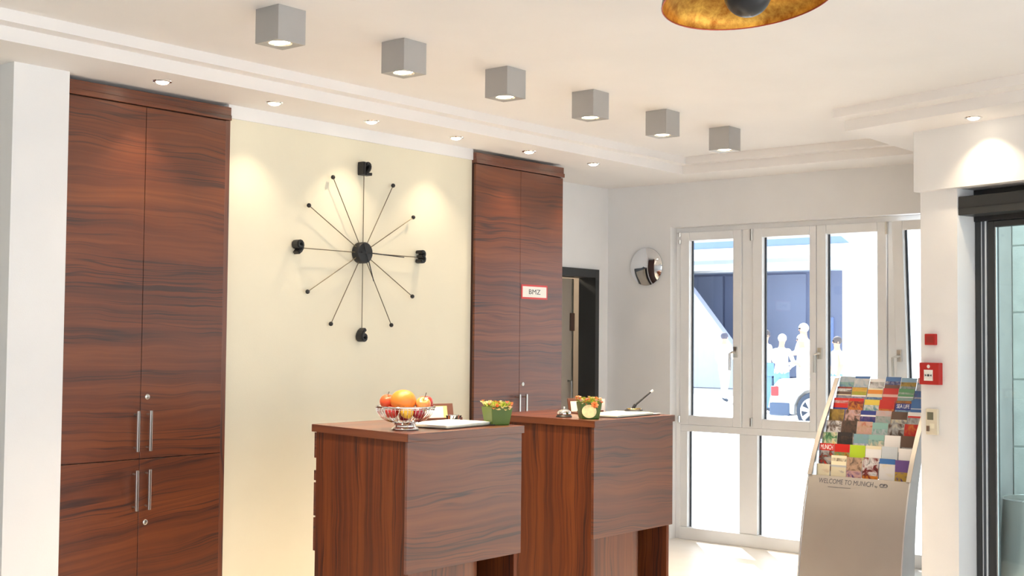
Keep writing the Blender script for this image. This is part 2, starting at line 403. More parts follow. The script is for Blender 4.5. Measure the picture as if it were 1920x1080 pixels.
# ------------------------------------------------------------------ sliding entrance door
d2 = thing('door_2', ep(1.3, -0.2), 'black framed glass sliding entrance door on the right', 'door', kind='structure')
def eprism(name, s0, s1, o0, o1, z0, z1, m, parent, bevel=0.003, **k):
    return obj(name, Geo().prism([ep2(s0, o0), ep2(s1, o0), ep2(s1, o1), ep2(s0, o1)], z0, z1), m, parent, bevel=bevel, **k)
eprism('operator_box', 0.256, 1.606, -0.055, -0.19, 2.208, 2.312, ANTH, d2)
eprism('cover_seam', 0.256, 1.606, -0.0535, -0.0555, 2.247, 2.249, BLACK, d2, bevel=0)
eprism('head_panel', 0.256, 1.606, -0.191, -0.26, 2.18, 2.357, BLACK, d2)
eprism('fixed_post', 0.256, 0.292, -0.201, -0.27, 0, 2.18, ANTH, d2)
eprism('guide_rail', 0.2921, 0.300, -0.205, -0.215, 0, 2.18, ALU_L, d2, bevel=0)
eprism('fixed_post', 0.3002, 0.318, -0.201, -0.27, 0, 2.18, GASKET, d2)
eprism('guide_rail', 0.3182, 0.330, -0.202, -0.212, 0, 2.18, ALU_L, d2, bevel=0)
def leaf(s0, s1):
    lfo = eprism('door_leaf', s0, s0 + 0.045, -0.205, -0.25, 0.02, 2.178, ANTH, d2)
    eprism('stile', s1 - 0.045, s1, -0.205, -0.25, 0.02, 2.178, ANTH, lfo)
    eprism('rail', s0 + 0.045, s1 - 0.045, -0.205, -0.25, 2.145, 2.178, ANTH, lfo)
    eprism('rail', s0 + 0.045, s1 - 0.045, -0.205, -0.25, 0.02, 0.09, ANTH, lfo)
    eprism('pane', s0 + 0.045, s1 - 0.045, -0.224, -0.232, 0.09, 2.145, DGLASS, lfo, bevel=0)
    eprism('seal', s0 + 0.0452, s0 + 0.052, -0.212, -0.222, 0.09, 2.145, ALU_L, lfo, bevel=0)
leaf(0.331, 0.965); leaf(0.97, 1.60)

# ------------------------------------------------------------------ tall wardrobes
YC = 5.280
def handle_bar(parent, x, z0, z1, y=YC - 0.018):
    h = Geo().box(x - 0.0065, x + 0.0065, y - 0.040, y - 0.030, z0, z1)
    for z in (z0 + 0.018, z1 - 0.018): h.tube([(x, y, z), (x, y - 0.031, z)], 0.0045, 8)
    obj('handle', h, STEEL, parent, bevel=0.0015, label='slim steel bar handle')
def lock(parent, x, z, y=YC - 0.018):
    R = Matrix.Rotation(PI / 2, 4, 'X')
    q = Geo().lathe([(0.013, 0), (0.013, 0.003), (0.010, 0.005), (0.004, 0.005), (0.0038, 0.0035), (0.0002, 0.0035)], 16, (x, y, z), 0, R)
    obj('lock', q, STEEL, parent, smooth=True, label='round steel cylinder lock')
def wardrobe(x0, x1, seam, label, right_frame=0.0):
    w = thing('tall_cabinet', ((x0 + x1) / 2, YC, 0), label, 'cabinet', 'striped brown veneer wardrobes')
    obj('body', Geo().box(x0 + 0.003, x1 - 0.003, YC, YC + 0.50, 0, 2.612), W_DARK, w)
    obj('cornice', Geo().box(x0, x1 + (0 if right_frame else 0.01), YC - 0.024, YC + 0.08, 2.612, 2.638).box(x0, x1 + (0 if right_frame else 0.006), YC - 0.019, YC + 0.08, 2.638, 2.680), W_H, w, bevel=0.002)
    xr = x1 - right_frame
    if right_frame: obj('side_trim', Geo().box(xr + 0.002, x1, YC - 0.012, YC, 0, 2.611), W_VF, w, bevel=0.001)
    for a, b, z0, z1, m in ((x0 + 0.002, seam - 0.0015, 0.912, 2.606, W_H), (seam + 0.0015, xr - 0.002, 0.912, 2.606, W_H), (x0 + 0.002, seam - 0.0015, 0.08, 0.908, W_H2), (seam + 0.0015, xr - 0.002, 0.08, 0.908, W_H2)):
        d = obj('door', Geo().box(a, b, YC - 0.018, YC, z0, z1), m, w, bevel=0.0012, seg=1)
        left = b < seam + 0.001; hx = seam - 0.034 if left else seam + 0.036
        if z0 > 0.5:
            handle_bar(d, hx, 0.948, 1.142)
            if not left: lock(d, seam + 0.036, 1.207)
        else:
            handle_bar(d, hx, 0.668, 0.860)
            if not left: lock(d, seam + 0.038, 0.606)
    obj('plinth', Geo().box(x0 + 0.01, x1 - 0.01, YC - 0.005, YC + 0.02, 0, 0.078), W_DARK, w)
    return w
wardrobe(3.121, 4.066, 3.560, 'wide dark striped wood wardrobe with four doors at the far left', 0.030)
wardrobe(5.978, 6.885, 6.428, 'striped wood wardrobe right of the clock carrying a small sign', 0.0)
sg = thing('sign_plate', (6.578, YC - 0.018, 1.767), 'small white sign with red border on the wardrobe beside the doorway', 'sign')
obj('border', Geo().box(6.440, 6.716, YC - 0.0205, YC - 0.0182, 1.767, 1.862), mat('sign_red', (0.62, 0.05, 0.05), 0.5), sg)
obj('panel', Geo().box(6.452, 6.704, YC - 0.0215, YC - 0.0206, 1.779, 1.850), PAPER, sg)
text('lettering', 'BMZ', 0.046, basis((6.578, YC - 0.0218, 1.8135), (1, 0, 0), (0, 0, 1), (0, -1, 0)), INK, sg, 0.0003, width=0.122)

# ------------------------------------------------------------------ spoke clock
CX, CZ, CY = 5.010, 1.985, 5.263
ck = thing('wall_clock', (CX, 5.294, CZ), 'large black wall clock of twelve wire spokes with numerals', 'clock')
SPK = mat('dark_bronze_wire', (0.16, 0.13, 0.08), 0.4, 0.6)
RX = Matrix.Rotation(PI / 2, 4, 'X')
obj('hub', Geo().lathe([(0.056, -0.03), (0.061, -0.026), (0.061, 0.016), (0.056, 0.022), (0.02, 0.024), (0.0003, 0.024)], 32, (CX, CY, CZ), 0, RX), BLACK, ck, smooth=True)
for k in range(12):
    a = 2 * PI * k / 12; dx, dz = math.sin(a), math.cos(a)
    L = 0.472 if k % 3 else 0.450
    obj('spoke', Geo().tube([(CX + dx * 0.05, CY, CZ + dz * 0.05), (CX + dx * L, CY, CZ + dz * L)], 0.0026, 8), SPK, ck, smooth=True)
    if k % 3: obj('ball', Geo().ball((CX + dx * L, CY, CZ + dz * L), 0.0125, 14, 8), BLACK, ck, smooth=True)
for s, dx, dz, sz in (('12', 0.0, 0.478, 0.098), ('3', 0.478, 0.0, 0.098), ('6', 0.0, -0.472, 0.098), ('9', -0.482, 0.0, 0.098)):
    o = text('numeral', s, sz, basis((CX + dx, CY, CZ + dz), (1.0, 0, 0), (0, 0, 1), (0, -1, 0)), BLACK, ck, 0.022, 0.72)
    # bold, rounded figures
    md = o.modifiers.new('fat', 'SOLIDIFY'); md.thickness = 0.011; md.offset = 0.0
hy = CY - 0.030
def hand(name, ang, l0, l1, w):
    dx, dz = math.sin(ang), math.cos(ang); px, pz = dz, -dx
    pts = [(CX + dx * l0 + px * w, hy, CZ + dz * l0 + pz * w), (CX + dx * l1 + px * w * 0.6, hy, CZ + dz * l1 + pz * w * 0.6), (CX + dx * l1 - px * w * 0.6, hy, CZ + dz * l1 - pz * w * 0.6), (CX + dx * l0 - px * w, hy, CZ + dz * l0 - pz * w)]
    obj(name, Geo().add(pts + [(x, y - 0.002, z) for x, y, z in pts], [(0, 1, 2, 3), (7, 6, 5, 4), (0, 4, 5, 1), (1, 5, 6, 2), (2, 6, 7, 3), (3, 7, 4, 0)]), BLACK, ck)
hand('hour_hand', math.radians(160), -0.055, 0.17, 0.0045)
hy -= 0.004
hand('minute_hand', math.radians(92), -0.04, 0.30, 0.004)

# ------------------------------------------------------------------ reception counters
def counter(fl, fr, bl, br, label, drawers):
    """plan corners of the top slab: front left, front right, back left, back right"""
    c = thing('reception_counter', ((fl[0] + br[0]) / 2, (fl[1] + br[1]) / 2, 0), label, 'counter', 'striped veneer check-in counters')
    P = [Vector((*p, 0)) for p in (fl, fr, br, bl)]
    def lerp(a, b, t): return a + (b - a) * t
    def quad(u0, u1, v0, v1):
        f0, f1 = lerp(P[0], P[1], u0), lerp(P[0], P[1], u1); b0, b1 = lerp(P[3], P[2], u0), lerp(P[3], P[2], u1)
        return [lerp(f0, b0, v0)[:2], lerp(f1, b1, v0)[:2], lerp(f1, b1, v1)[:2], lerp(f0, b0, v1)[:2]]
    obj('top', Geo().prism(quad(0, 1, 0, 1), 1.066, 1.10), [W_T], c, bevel=0.0015)
    # edge bands so each visible edge carries its own grain
    obj('edge_band', Geo().prism(quad(0, 1, -0.0025, -0.0003), 1.066, 1.0995), W_H3, c)
    obj('edge_band', Geo().prism(quad(-0.0028, -0.0003, 0, 1), 1.066, 1.0995), wood('veneer_side_edge', 1, 2, seed=4.0, rough=0.4), c)
    obj('front_panel', Geo().prism(quad(0.004, 0.985, 0.006, 0.030), 0.515, 1.0655), W_H3, c, bevel=0.001, seg=1)
    obj('side_panel', Geo().prism(quad(0.012, 0.040, 0.0305, 0.965), 0.0, 1.0655), W_V, c, bevel=0.001, seg=1)
    obj('side_panel', Geo().prism(quad(0.945, 0.975, 0.0305, 0.965), 0.0, 1.0655), W_V, c, bevel=0.001, seg=1)
    obj('rear_panel', Geo().prism(quad(0.041, 0.944, 0.93, 0.95), 0.0, 1.0655), W_VF, c)
    # lower front, curving back into the counter at its right hand end
    g = Geo(); n = 10; outer = []
    f = lambda u, v: lerp(lerp(P[0], P[1], u), lerp(P[3], P[2], u), v)
    outer.append((0.0405, 0.034)); outer.append((0.50, 0.034))
    for i in range(1, n + 1):
        a = PI / 2 * i / n; outer.append((0.50 + 0.28 * math.sin(a), 0.034 + 0.30 * (1 - math.cos(a))))
    inn = [(u - 0.02 if i > 1 else u, v + 0.03) for i, (u, v) in enumerate(outer)]
    g.prism([f(u, v)[:2] for u, v in outer] + [f(u, v)[:2] for u, v in reversed(inn)], 0.0, 0.514)
    obj('lower_panel', g, W_VF, c, smooth=True)
    for z0, z1 in drawers:
        d = obj('drawer_front', Geo().prism(quad(0.014, 0.974, 0.968, 0.990), z0, z1), W_H, c, bevel=0.001, seg=1)
    return c
counter((3.816, 3.722), (4.583, 3.720), (3.939, 4.460), (4.66, 4.456), 'nearer reception counter carrying the fruit bowl', [(0.945, 1.062), (0.842, 0.888), (0.680, 0.832), (0.52, 0.672)])
counter((5.114, 3.701), (5.843, 3.697), (5.165, 4.46), (5.86, 4.456), 'farther reception counter carrying the desk bell and pen', [(0.945, 1.062), (0.842, 0.888), (0.680, 0.832)])
TOP = 1.10

# ------------------------------------------------------------------ fruit bowl and fruit
bx0, by0 = 3.985, 3.905
bw = thing('fruit_bowl', (bx0, by0, TOP), 'chrome wire fruit bowl on the nearer counter', 'bowl')
obj('foot', Geo().lathe([(0.0003, 0.0), (0.056, 0.0), (0.060, 0.004), (0.057, 0.010), (0.046, 0.015), (0.044, 0.020), (0.050, 0.025), (0.046, 0.030), (0.030, 0.032), (0.0003, 0.032)], 40, (bx0, by0, TOP)), CHROME, bw, smooth=True)
def bowl_r(t): return 0.035 + 0.093 * math.sin(t * PI / 2) ** 0.85
def bowl_z(t): return 0.032 + 0.068 * (1 - math.cos(t * PI / 2)) ** 0.9
q = Geo()
for k in range(44):
    a = 2 * PI * k / 44
    q.tube([(bx0 + math.cos(a) * bowl_r(i / 7), by0 + math.sin(a) * bowl_r(i / 7), TOP + bowl_z(i / 7)) for i in range(8)], 0.0016, 5)
obj('wire_basket', q, CHROME, bw, smooth=True)
q = Geo()
for rr, zz, th in ((0.128, 0.101, 0.005), (0.1235, 0.0925, 0.0018)):
    q.tube([(bx0 + math.cos(2 * PI * k / 48) * rr, by0 + math.sin(2 * PI * k / 48) * rr, TOP + zz) for k in range(48)], th, 8, closed=True)
obj('rim', q, CHROME, bw, smooth=True)
def fruit_mat(name, c1, c2, scale=9.0):
    return pic(name, (c1, tuple((x + y) / 2 for x, y in zip(c1, c2)), c2), scale, 0.3)
APR = fruit_mat('red_apple_skin', (0.42, 0.012, 0.015), (0.62, 0.06, 0.03), 16)
APD = fruit_mat('dark_red_apple_skin', (0.20, 0.008, 0.02), (0.34, 0.012, 0.03), 16)
APY = fruit_mat('yellow_red_apple_skin', (0.72, 0.14, 0.04), (0.78, 0.60, 0.16), 14)
APG = fruit_mat('yellow_apple_skin', (0.62, 0.30, 0.03), (0.80, 0.58, 0.05), 14)
GRF = mat('grapefruit_skin', (0.86, 0.25, 0.035), 0.38, var=0.22, scale=6, bump=0.25, bscale=420)
ORG_S = mat('orange_red_skin', (0.76, 0.10, 0.03), 0.35, var=0.3, scale=12)
def apple(name, x, y, z, r, m, label, tilt=(0, 0), stem=True, cat='apple', dimple=True):
    T = Matrix.Translation((x, y, z)) @ Matrix.Rotation(tilt[0], 4, 'X') @ Matrix.Rotation(tilt[1], 4, 'Y')
    prof = []
    for i in range(15):
        t = PI * i / 14
        rad = r * math.sin(t) * (1.0 + 0.06 * math.cos(t - PI)) ; zz = -r * 0.93 * math.cos(t)
        if dimple:
            zz -= r * 0.30 * math.exp(-((PI - t) / 0.33) ** 2); zz += r * 0.16 * math.exp(-(t / 0.33) ** 2)
        prof.append((max(rad, 0.0004), zz))
    a = obj(name, Geo().lathe(prof, 24).xf(T), m, smooth=True, label=label, cat=cat, group='fruit in the chrome bowl')
    if stem: obj('stem', Geo().tube([(0, 0, r * 0.55), (r * 0.05, 0, r * 0.9), (r * 0.2, 0, r * 1.25)], [0.0016, 0.0014, 0.002], 6).xf(T), mat('stem_brown', (0.07, 0.045, 0.025), 0.7), a)
    return a
# screen-left is about (-0.63,+0.77,0) in plan; nearer is (-0.77,-0.63)
def bp(l, n, z): return (bx0 - 0.64 * l * -1 * -1, by0 + 0.77 * l, TOP + z) if n == 0 else (bx0 - 0.64 * l - 0.77 * n, by0 + 0.77 * l - 0.64 * n, TOP + z)
apple('grapefruit', *bp(0.008, 0.018, 0.124), 0.056, GRF, 'big orange grapefruit on top of the fruit heap', stem=False, cat='grapefruit', dimple=False)
apple('apple', *bp(0.080, -0.034, 0.120), 0.036, ORG_S, 'orange red apple at the left edge of the fruit heap', (0.2, -0.2))
apple('apple', *bp(-0.078, 0.012, 0.112), 0.034, APY, 'yellow and red apple right of the grapefruit with its stem showing', (0.5, -0.35))
apple('apple', *bp(-0.082, -0.062, 0.116), 0.035, APR, 'deep red apple with upright stem behind the yellow and red one')
apple('apple', *bp(-0.012, 0.062, 0.078), 0.029, APG, 'yellow apple low in the bowl at the front', (0.3, 0.2), False)
apple('apple', *bp(0.056, 0.034, 0.078), 0.030, APR, 'red apple seen through the wires at left', (0, 0.2), False)
apple('apple', *bp(-0.060, 0.030, 0.074), 0.028, APD, 'dark red apple seen through the wires at right', (0, 0.1), False)
apple('apple', *bp(0.004, -0.01, 0.060), 0.0262, APD, 'small dark red apple at the middle of the bowl bottom', (0, 0.1), False)

# ------------------------------------------------------------------ things on the nearer counter
def rbox(g, cx, cy, w, d, z0, z1, ang, mi=0):
    st = len(g.v); g.box(-w / 2, w / 2, -d / 2, d / 2, z0, z1, mi)
    return g.xf(Matrix.Translation((cx, cy, 0)) @ Matrix.Rotation(ang, 4, 'Z'), st)
LEATHER = mat('black_leather', (0.015, 0.013, 0.012), 0.5)
CREAMP = mat('cream_paper', (0.86, 0.83, 0.70), 0.7)
BOXW = mat('brown_leather_box', (0.16, 0.06, 0.035), 0.45)
obj('desk_mat', rbox(Geo(), 4.322, 3.945, 0.42, 0.28, TOP + 0.0003, TOP + 0.005, 0.10), LEATHER, bevel=0.001, label='black leather mat under the writing pad on the nearer counter', cat='mat')
wp = thing('writing_pad', (4.31, 3.955, TOP + 0.005), 'cream paper pad beside the fruit bowl', 'notepad')
obj('pages', rbox(Geo(), 4.312, 3.952, 0.37, 0.25, TOP + 0.0053, TOP + 0.014, 0.14), CREAMP, wp, bevel=0.001)
obj('cover', rbox(Geo(), 4.314, 3.955, 0.375, 0.255, TOP + 0.0142, TOP + 0.0158, 0.10), PAPER, wp)
def letter_holder(x, y, ang, label, group, w=0.15):
    h = thing('letter_holder', (x, y, TOP), label, 'letter holder', group)
    T = Matrix.Translation((x, y, TOP)) @ Matrix.Rotation(ang, 4, 'Z')
    lean = Matrix.Rotation(-0.20, 4, 'X')
    obj('base', Geo().box(-w / 2, w / 2, -0.045, 0.05, 0.0003, 0.008).xf(T), BOXW, h, bevel=0.001)
    obj('back', Geo().box(-w / 2, w / 2, 0.036, 0.046, 0.020, 0.090).xf(T @ lean), BOXW, h, bevel=0.002)
    obj('front_lip', Geo().box(-w / 2, w / 2, -0.045, -0.037, 0.0085, 0.018).xf(T), BOXW, h, bevel=0.002)
    return T, lean
T, lean = letter_holder(4.545, 4.215, -0.30, 'brown letter holder behind the writing pad on the nearer counter', 'brown letter holders', 0.20)
obj('paper_sheet', Geo().box(-0.098, 0.03, 0.014, 0.016, 0.0135, 0.072).xf(T @ lean), PAPER, label='white sheets in the letter holder on the nearer counter', cat='paper')
obj('paper_sheet', Geo().box(-0.04, 0.058, 0.0245, 0.0265, 0.0155, 0.076).xf(T @ lean), mat('yellow_paper', (0.80, 0.76, 0.28), 0.7), label='yellow sheet in the letter holder on the nearer counter', cat='paper')
cup = thing('card_dish', (4.515, 4.10, TOP), 'small silver striped dish in front of the letter holder', 'dish')
obj('dish', Geo().lathe([(0.0003, 0.0005), (0.024, 0.0005), (0.030, 0.012), (0.036, 0.034), (0.033, 0.034), (0.027, 0.013), (0.020, 0.004), (0.0003, 0.004)], 32, (4.515, 4.10, TOP)), CHROME, cup, smooth=True)
for k in range(12):
    a = 2 * PI * k / 12
    obj('stripe', Geo().tube([(4.515 + math.cos(a + 0.12 * i) * (0.0265 + 0.0048 * i), 4.10 + math.sin(a + 0.12 * i) * (0.0265 + 0.0048 * i), TOP + 0.005 + 0.0135 * i) for i in range(3)], 0.0024, 5), BLACK, cup)

GREENP = mat('green_pot_glaze', (0.085, 0.15, 0.02), 0.4, var=0.12, scale=9)
LEAFM = mat('leaf_green', (0.42, 0.50, 0.06), 0.5, var=0.35, scale=40)
PETO = mat('petal_orange', (0.85, 0.27, 0.08), 0.5, var=0.25, scale=60)
PETY = mat('petal_cream', (0.88, 0.76, 0.38), 0.5, var=0.15, scale=60)
PETP = mat('petal_pink', (0.85, 0.48, 0.42), 0.5, var=0.15, scale=60)
def tapered(g, cx, cy, w0, d0, w1, d1, z0, z1, ang):
    st = len(g.v)
    g.add([(-w0 / 2, -d0 / 2, z0), (w0 / 2, -d0 / 2, z0), (w0 / 2, d0 / 2, z0), (-w0 / 2, d0 / 2, z0), (-w1 / 2, -d1 / 2, z1), (w1 / 2, -d1 / 2, z1), (w1 / 2, d1 / 2, z1), (-w1 / 2, d1 / 2, z1)],
          [(0, 3, 2, 1), (4, 5, 6, 7), (0, 1, 5, 4), (1, 2, 6, 5), (2, 3, 7, 6), (3, 0, 4, 7)])
    return g.xf(Matrix.Translation((cx, cy, 0)) @ Matrix.Rotation(ang, 4, 'Z'), st)
def leafblade(g, p, d, l, w):
    d = Vector(d).normalized(); s = d.cross(Vector((0, 0, 1)))
    if s.length < 0.1: s = Vector((1, 0, 0))
    s.normalize(); n = s.cross(d); p = Vector(p)
    a = p; b = p + d * l * 0.5 + s * w + n * w * 0.3; c = p + d * l - n * w * 0.2; e = p + d * l * 0.5 - s * w + n * w * 0.3; m = p + d * l * 0.5 - n * w * 0.2
    g.add([a, b, c, e, m], [(0, 1, 4), (1, 2, 4), (2, 3, 4), (3, 0, 4)])
def blossom(g, p, r, n=6):
    p = Vector(p)
    for k in range(n):
        a = 2 * PI * k / n + random.random()
        leafblade(g, p, (math.cos(a), math.sin(a), 0.6 + random.random() * 0.9), r, r * 0.42)
def planter(cx, cy, ang, label, big=False):
    t = thing('potted_plant', (cx, cy, TOP), label, 'potted plant', 'green flower pots on the counters')
    obj('pot', tapered(Geo(), cx, cy, 0.088, 0.088, 0.112, 0.112, TOP + 0.0003, TOP + 0.084, ang), GREENP, t, bevel=0.003)
    rnd = random.Random(int(cx * 100))
    R = Matrix.Translation((cx, cy, TOP)) @ Matrix.Rotation(ang, 4, 'Z')
    gl = Geo()
    for k in range(170):
        x, y = rnd.uniform(-0.05, 0.05), rnd.uniform(-0.05, 0.05)
        leafblade(gl, R @ Vector((x, y, 0.082)), (x * 7 + rnd.uniform(-.4, .4), y * 7 + rnd.uniform(-.4, .4), 1.0), rnd.uniform(0.018, 0.034), rnd.uniform(0.003, 0.006))
    obj('foliage', gl, LEAFM, t, recalc=False, kind='stuff')
    for k in range(54):
        e = rnd.random() < 0.62
        x, y = (rnd.uniform(-0.056, 0.056), -0.056 + rnd.uniform(-0.006, 0.012)) if e else (rnd.uniform(-0.055, 0.055), rnd.uniform(-0.05, 0.055))
        if not e and rnd.random() < 0.5: x = -0.056
        z = rnd.uniform(0.066, 0.10) if e else rnd.uniform(0.092, 0.108)
        gb = Geo(); random.seed(k); blossom(gb, R @ Vector((x, y, z)), rnd.uniform(0.009, 0.016))
        obj('blossom', gb, rnd.choice((PETO, PETO, PETY, PETY, PETP, PETY)), t, recalc=False)
    return t, R
planter(4.540, 3.850, -0.41, 'green pot of small orange and yellow flowers on the right end of the nearer counter')
pt, R = planter(5.235, 3.825, -0.73, 'green flower pot with a cream tag and an orange rose on the farther counter')
RT = R @ Matrix.Translation((-0.012, -0.062, 0.040)) @ Matrix.Rotation(PI / 2 - 0.13, 4, 'X') @ Matrix.Diagonal((1.12, 1.0, 1, 1))
obj('tag', Geo().lathe([(0.0003, 0), (0.033, 0), (0.034, 0.002), (0.0003, 0.003)], 20, (0, 0, 0), 0, RT), PETY, pt, smooth=True, label='cream oval tag')
q = Geo()
for ring, (n, rr, up) in enumerate(((7, 0.022, 0.25), (6, 0.017, 0.8), (5, 0.012, 1.6), (3, 0.008, 3.0))):
    for k in range(n):
        a = 2 * PI * k / n + ring * 0.4
        leafblade(q, Vector((0, 0, 0.001 * ring)), (math.cos(a), math.sin(a), up), rr, rr * 0.5)
q.xf(R @ Matrix.Translation((0.014, -0.072, 0.072)) @ Matrix.Rotation(PI / 2 - 0.5, 4, 'X'))
obj('rose', q, PETO, pt, recalc=False, label='orange rose bloom')

# ------------------------------------------------------------------ things on the farther counter
bl = thing('desk_bell', (5.243, 3.990, TOP), 'chrome reception bell at the left of the farther counter', 'bell')
obj('base', Geo().lathe([(0.0003, 0.0003), (0.041, 0.0003), (0.042, 0.004), (0.036, 0.012), (0.0003, 0.012)], 28, (5.243, 3.990, TOP)), BLACK, bl, smooth=True)
obj('dome', Geo().lathe([(0.036, 0.014), (0.037, 0.017), (0.034, 0.028), (0.026, 0.037), (0.013, 0.042), (0.0003, 0.043)], 28, (5.243, 3.990, TOP)), CHROME, bl, smooth=True)
obj('button', Geo().lathe([(0.0035, 0.042), (0.0035, 0.048), (0.006, 0.050), (0.006, 0.053), (0.0003, 0.055)], 14, (5.243, 3.990, TOP)), CHROME, bl, smooth=True)
obj('desk_mat', rbox(Geo(), 5.575, 3.870, 0.44, 0.24, TOP + 0.0003, TOP + 0.004, 0.06), LEATHER, bevel=0.001, label='dark mat under the writing pad on the farther counter', cat='mat')
wp = thing('writing_pad', (5.56, 3.865, TOP + 0.004), 'cream paper pad in front of the pen on the farther counter', 'notepad')
obj('pages', rbox(Geo(), 5.560, 3.865, 0.38, 0.20, TOP + 0.0043, TOP + 0.012, 0.08), CREAMP, wp, bevel=0.001)
obj('cover', rbox(Geo(), 5.575, 3.880, 0.37, 0.20, TOP + 0.0122, TOP + 0.0140, 0.16), mat('pale_green_paper', (0.80, 0.83, 0.66), 0.7), wp)
T, lean = letter_holder(5.60, 4.11, -0.35, 'brown letter holder between flower pot and pen on the farther counter', 'brown letter holders', 0.17)
obj('paper_sheet', Geo().box(-0.082, 0.045, 0.018, 0.021, 0.0145, 0.070).xf(T @ lean), CREAMP, label='cream sheets in the letter holder on the farther counter', cat='paper')
obj('envelope', Geo().box(-0.005, 0.070, 0.0115, 0.0135, 0.0125, 0.060).xf(T @ lean), mat('lilac_paper', (0.72, 0.73, 0.84), 0.7), label='pale lilac envelope in the letter holder on the farther counter', cat='envelope')
obj('menu_card', Geo().box(5.722, 5.748, 4.09, 4.093, TOP + 0.0003, TOP + 0.075), PAPER, label='narrow white card standing right of the farther letter holder', cat='card')
ps = thing('pen_stand', (5.790, 3.925, TOP), 'dark pen stand with brass trim at the right of the farther counter', 'pen stand')
obj('base', Geo().lathe([(0.0003, 0.0143), (0.062, 0.0143), (0.064, 0.018), (0.050, 0.024), (0.020, 0.030), (0.0003, 0.030)], 28, (5.790, 3.925, TOP), 0, Matrix.Diagonal((1, 0.75, 1, 1))), BLACK, ps, smooth=True)
obj('collar', Geo().tube([(5.790 + 0.045 * math.cos(2 * PI * k / 28), 3.925 + 0.034 * math.sin(2 * PI * k / 28), TOP + 0.0255) for k in range(28)], 0.003, 6, closed=True), mat('brass', (0.75, 0.52, 0.18), 0.25, 1.0), ps, smooth=True)
obj('socket', Geo().tube([(5.785, 3.930, TOP + 0.027), (5.797, 3.920, TOP + 0.048)], [0.008, 0.009], 10), BLACK, ps)
pen = thing('pen', (5.797, 3.920, TOP + 0.045), 'slanted black pen with white tip in the pen stand', 'pen')
obj('barrel', Geo().tube([(5.798, 3.918, TOP + 0.0485), (5.858, 3.862, TOP + 0.117)], [0.0055, 0.004], 10), BLACK, pen, smooth=True)
obj('cap', Geo().tube([(5.8582, 3.8618, TOP + 0.1172), (5.868, 3.853, TOP + 0.128)], [0.006, 0.006], 10), PAPER, pen, smooth=True, label='white pen tip')
obj('name_card', rbox(Geo(), 5.80, 3.800, 0.06, 0.05, TOP + 0.0045, TOP + 0.0065, 0.2), mat('pale_pink_paper', (0.86, 0.72, 0.70), 0.6), label='small pale pink card at the right front corner of the farther counter', cat='card')

# ------------------------------------------------------------------ lights in the ceiling
def spot(name, loc, energy, ang, blend, col, parent, radius=0.025, dirn=(0, 0, -1)):
    ld = bpy.data.lights.new(name, 'SPOT'); ld.energy = energy; ld.spot_size = ang; ld.spot_blend = blend; ld.color = col; ld.shadow_soft_size = radius
    lo = bpy.data.objects.new(name, ld); C.objects.link(lo); lo.parent = parent
    lo.location = Vector(loc) - ORG[parent.name]; lo.rotation_euler = Vector(dirn).to_track_quat('-Z', 'Y').to_euler()
WARM = (1.0, 0.79, 0.54)
def cube_light(x, y, label):
    t = thing('cube_ceiling_light', (x, y, ZH), label, 'ceiling light', 'row of grey cube lights')
    a = 0.07; z0 = ZH - 0.140; z1 = ZH - 0.0005
    g = Geo(); seg = 32; r = 0.048
    sq = [];
    for k in range(seg):
        an = 2 * PI * k / seg + PI / 4; c, s = math.cos(an), math.sin(an); m_ = max(abs(c), abs(s)); sq.append((a * c / m_, a * s / m_))
    vs = [(x + p[0], y + p[1], z1) for p in sq] + [(x + p[0], y + p[1], z0) for p in sq] + [(x + r * math.cos(2 * PI * k / seg + PI / 4), y + r * math.sin(2 * PI * k / seg + PI / 4), z0 + 0.004) for k in range(seg)] + [(x + r * math.cos(2 * PI * k / seg + PI / 4), y + r * math.sin(2 * PI * k / seg + PI / 4), z0 + 0.03) for k in range(seg)]
    fs = [tuple(range(seg))]
    for i in range(3): fs += [(i * seg + k, i * seg + (k + 1) % seg, (i + 1) * seg + (k + 1) % seg, (i + 1) * seg + k) for k in range(seg)]
    fs.append(tuple(3 * seg + k for k in range(seg)))
    g.add(vs, fs); obj('housing', g, GREYP, t)
    obj('reflector', Geo().lathe([(0.047, 0.0045), (0.043, 0.016), (0.028, 0.026), (0.024, 0.029), (0.0461, 0.0295), (0.0475, 0.0055)], 28, (x, y, z0), cap=False), REFL, t, smooth=True)
    obj('bulb', Geo().lathe([(0.0003, 0.005), (0.030, 0.006), (0.040, 0.009), (0.032, 0.020), (0.022, 0.027), (0.0003, 0.028)], 24, (x, y, z0)), LAMP, t, smooth=True)
    spot('lamp', (x, y, z0 - 0.003), 75, 1.5, 0.7, WARM, t, 0.03)
    return t
lab = ['grey cube ceiling light nearest the tall left wardrobe, largest of the row', 'grey cube ceiling light second from the left in the row', 'grey cube ceiling light third from the left in the row',
       'grey cube ceiling light third from the windows in the row', 'grey cube ceiling light second from the windows in the row', 'grey cube ceiling light nearest the windows, smallest of the row']
first = cube_light(3.272, 3.930, lab[0])
for k in range(1, 6): copy_tree(first, (3.272 + 0.706 * k, 3.930 + 0.004 * k, ZH), lab[k])
def recessed(x, y, label, group='recessed downlights over the left wall', energy=9, dirn=(0, 0.10, -1), ang=1.55):
    t = thing('recessed_light', (x, y, ZL), label, 'downlight', group)
    obj('ring', Geo().lathe([(0.032, 0.001), (0.032, -0.003), (0.036, -0.006), (0.044, -0.004), (0.046, -0.0003), (0.040, 0.0)], 28, (x, y, ZL), cap=False), CHROME, t, smooth=True)
    obj('lens', Geo().lathe([(0.0315, -0.0008), (0.030, -0.006), (0.022, -0.012), (0.010, -0.015), (0.0003, -0.0155)], 24, (x, y, ZL)), LAMP, t, smooth=True)
    spot('lamp', (x, y, ZL - 0.018), energy, ang, 0.75, WARM, t, 0.025, dirn)
    return t
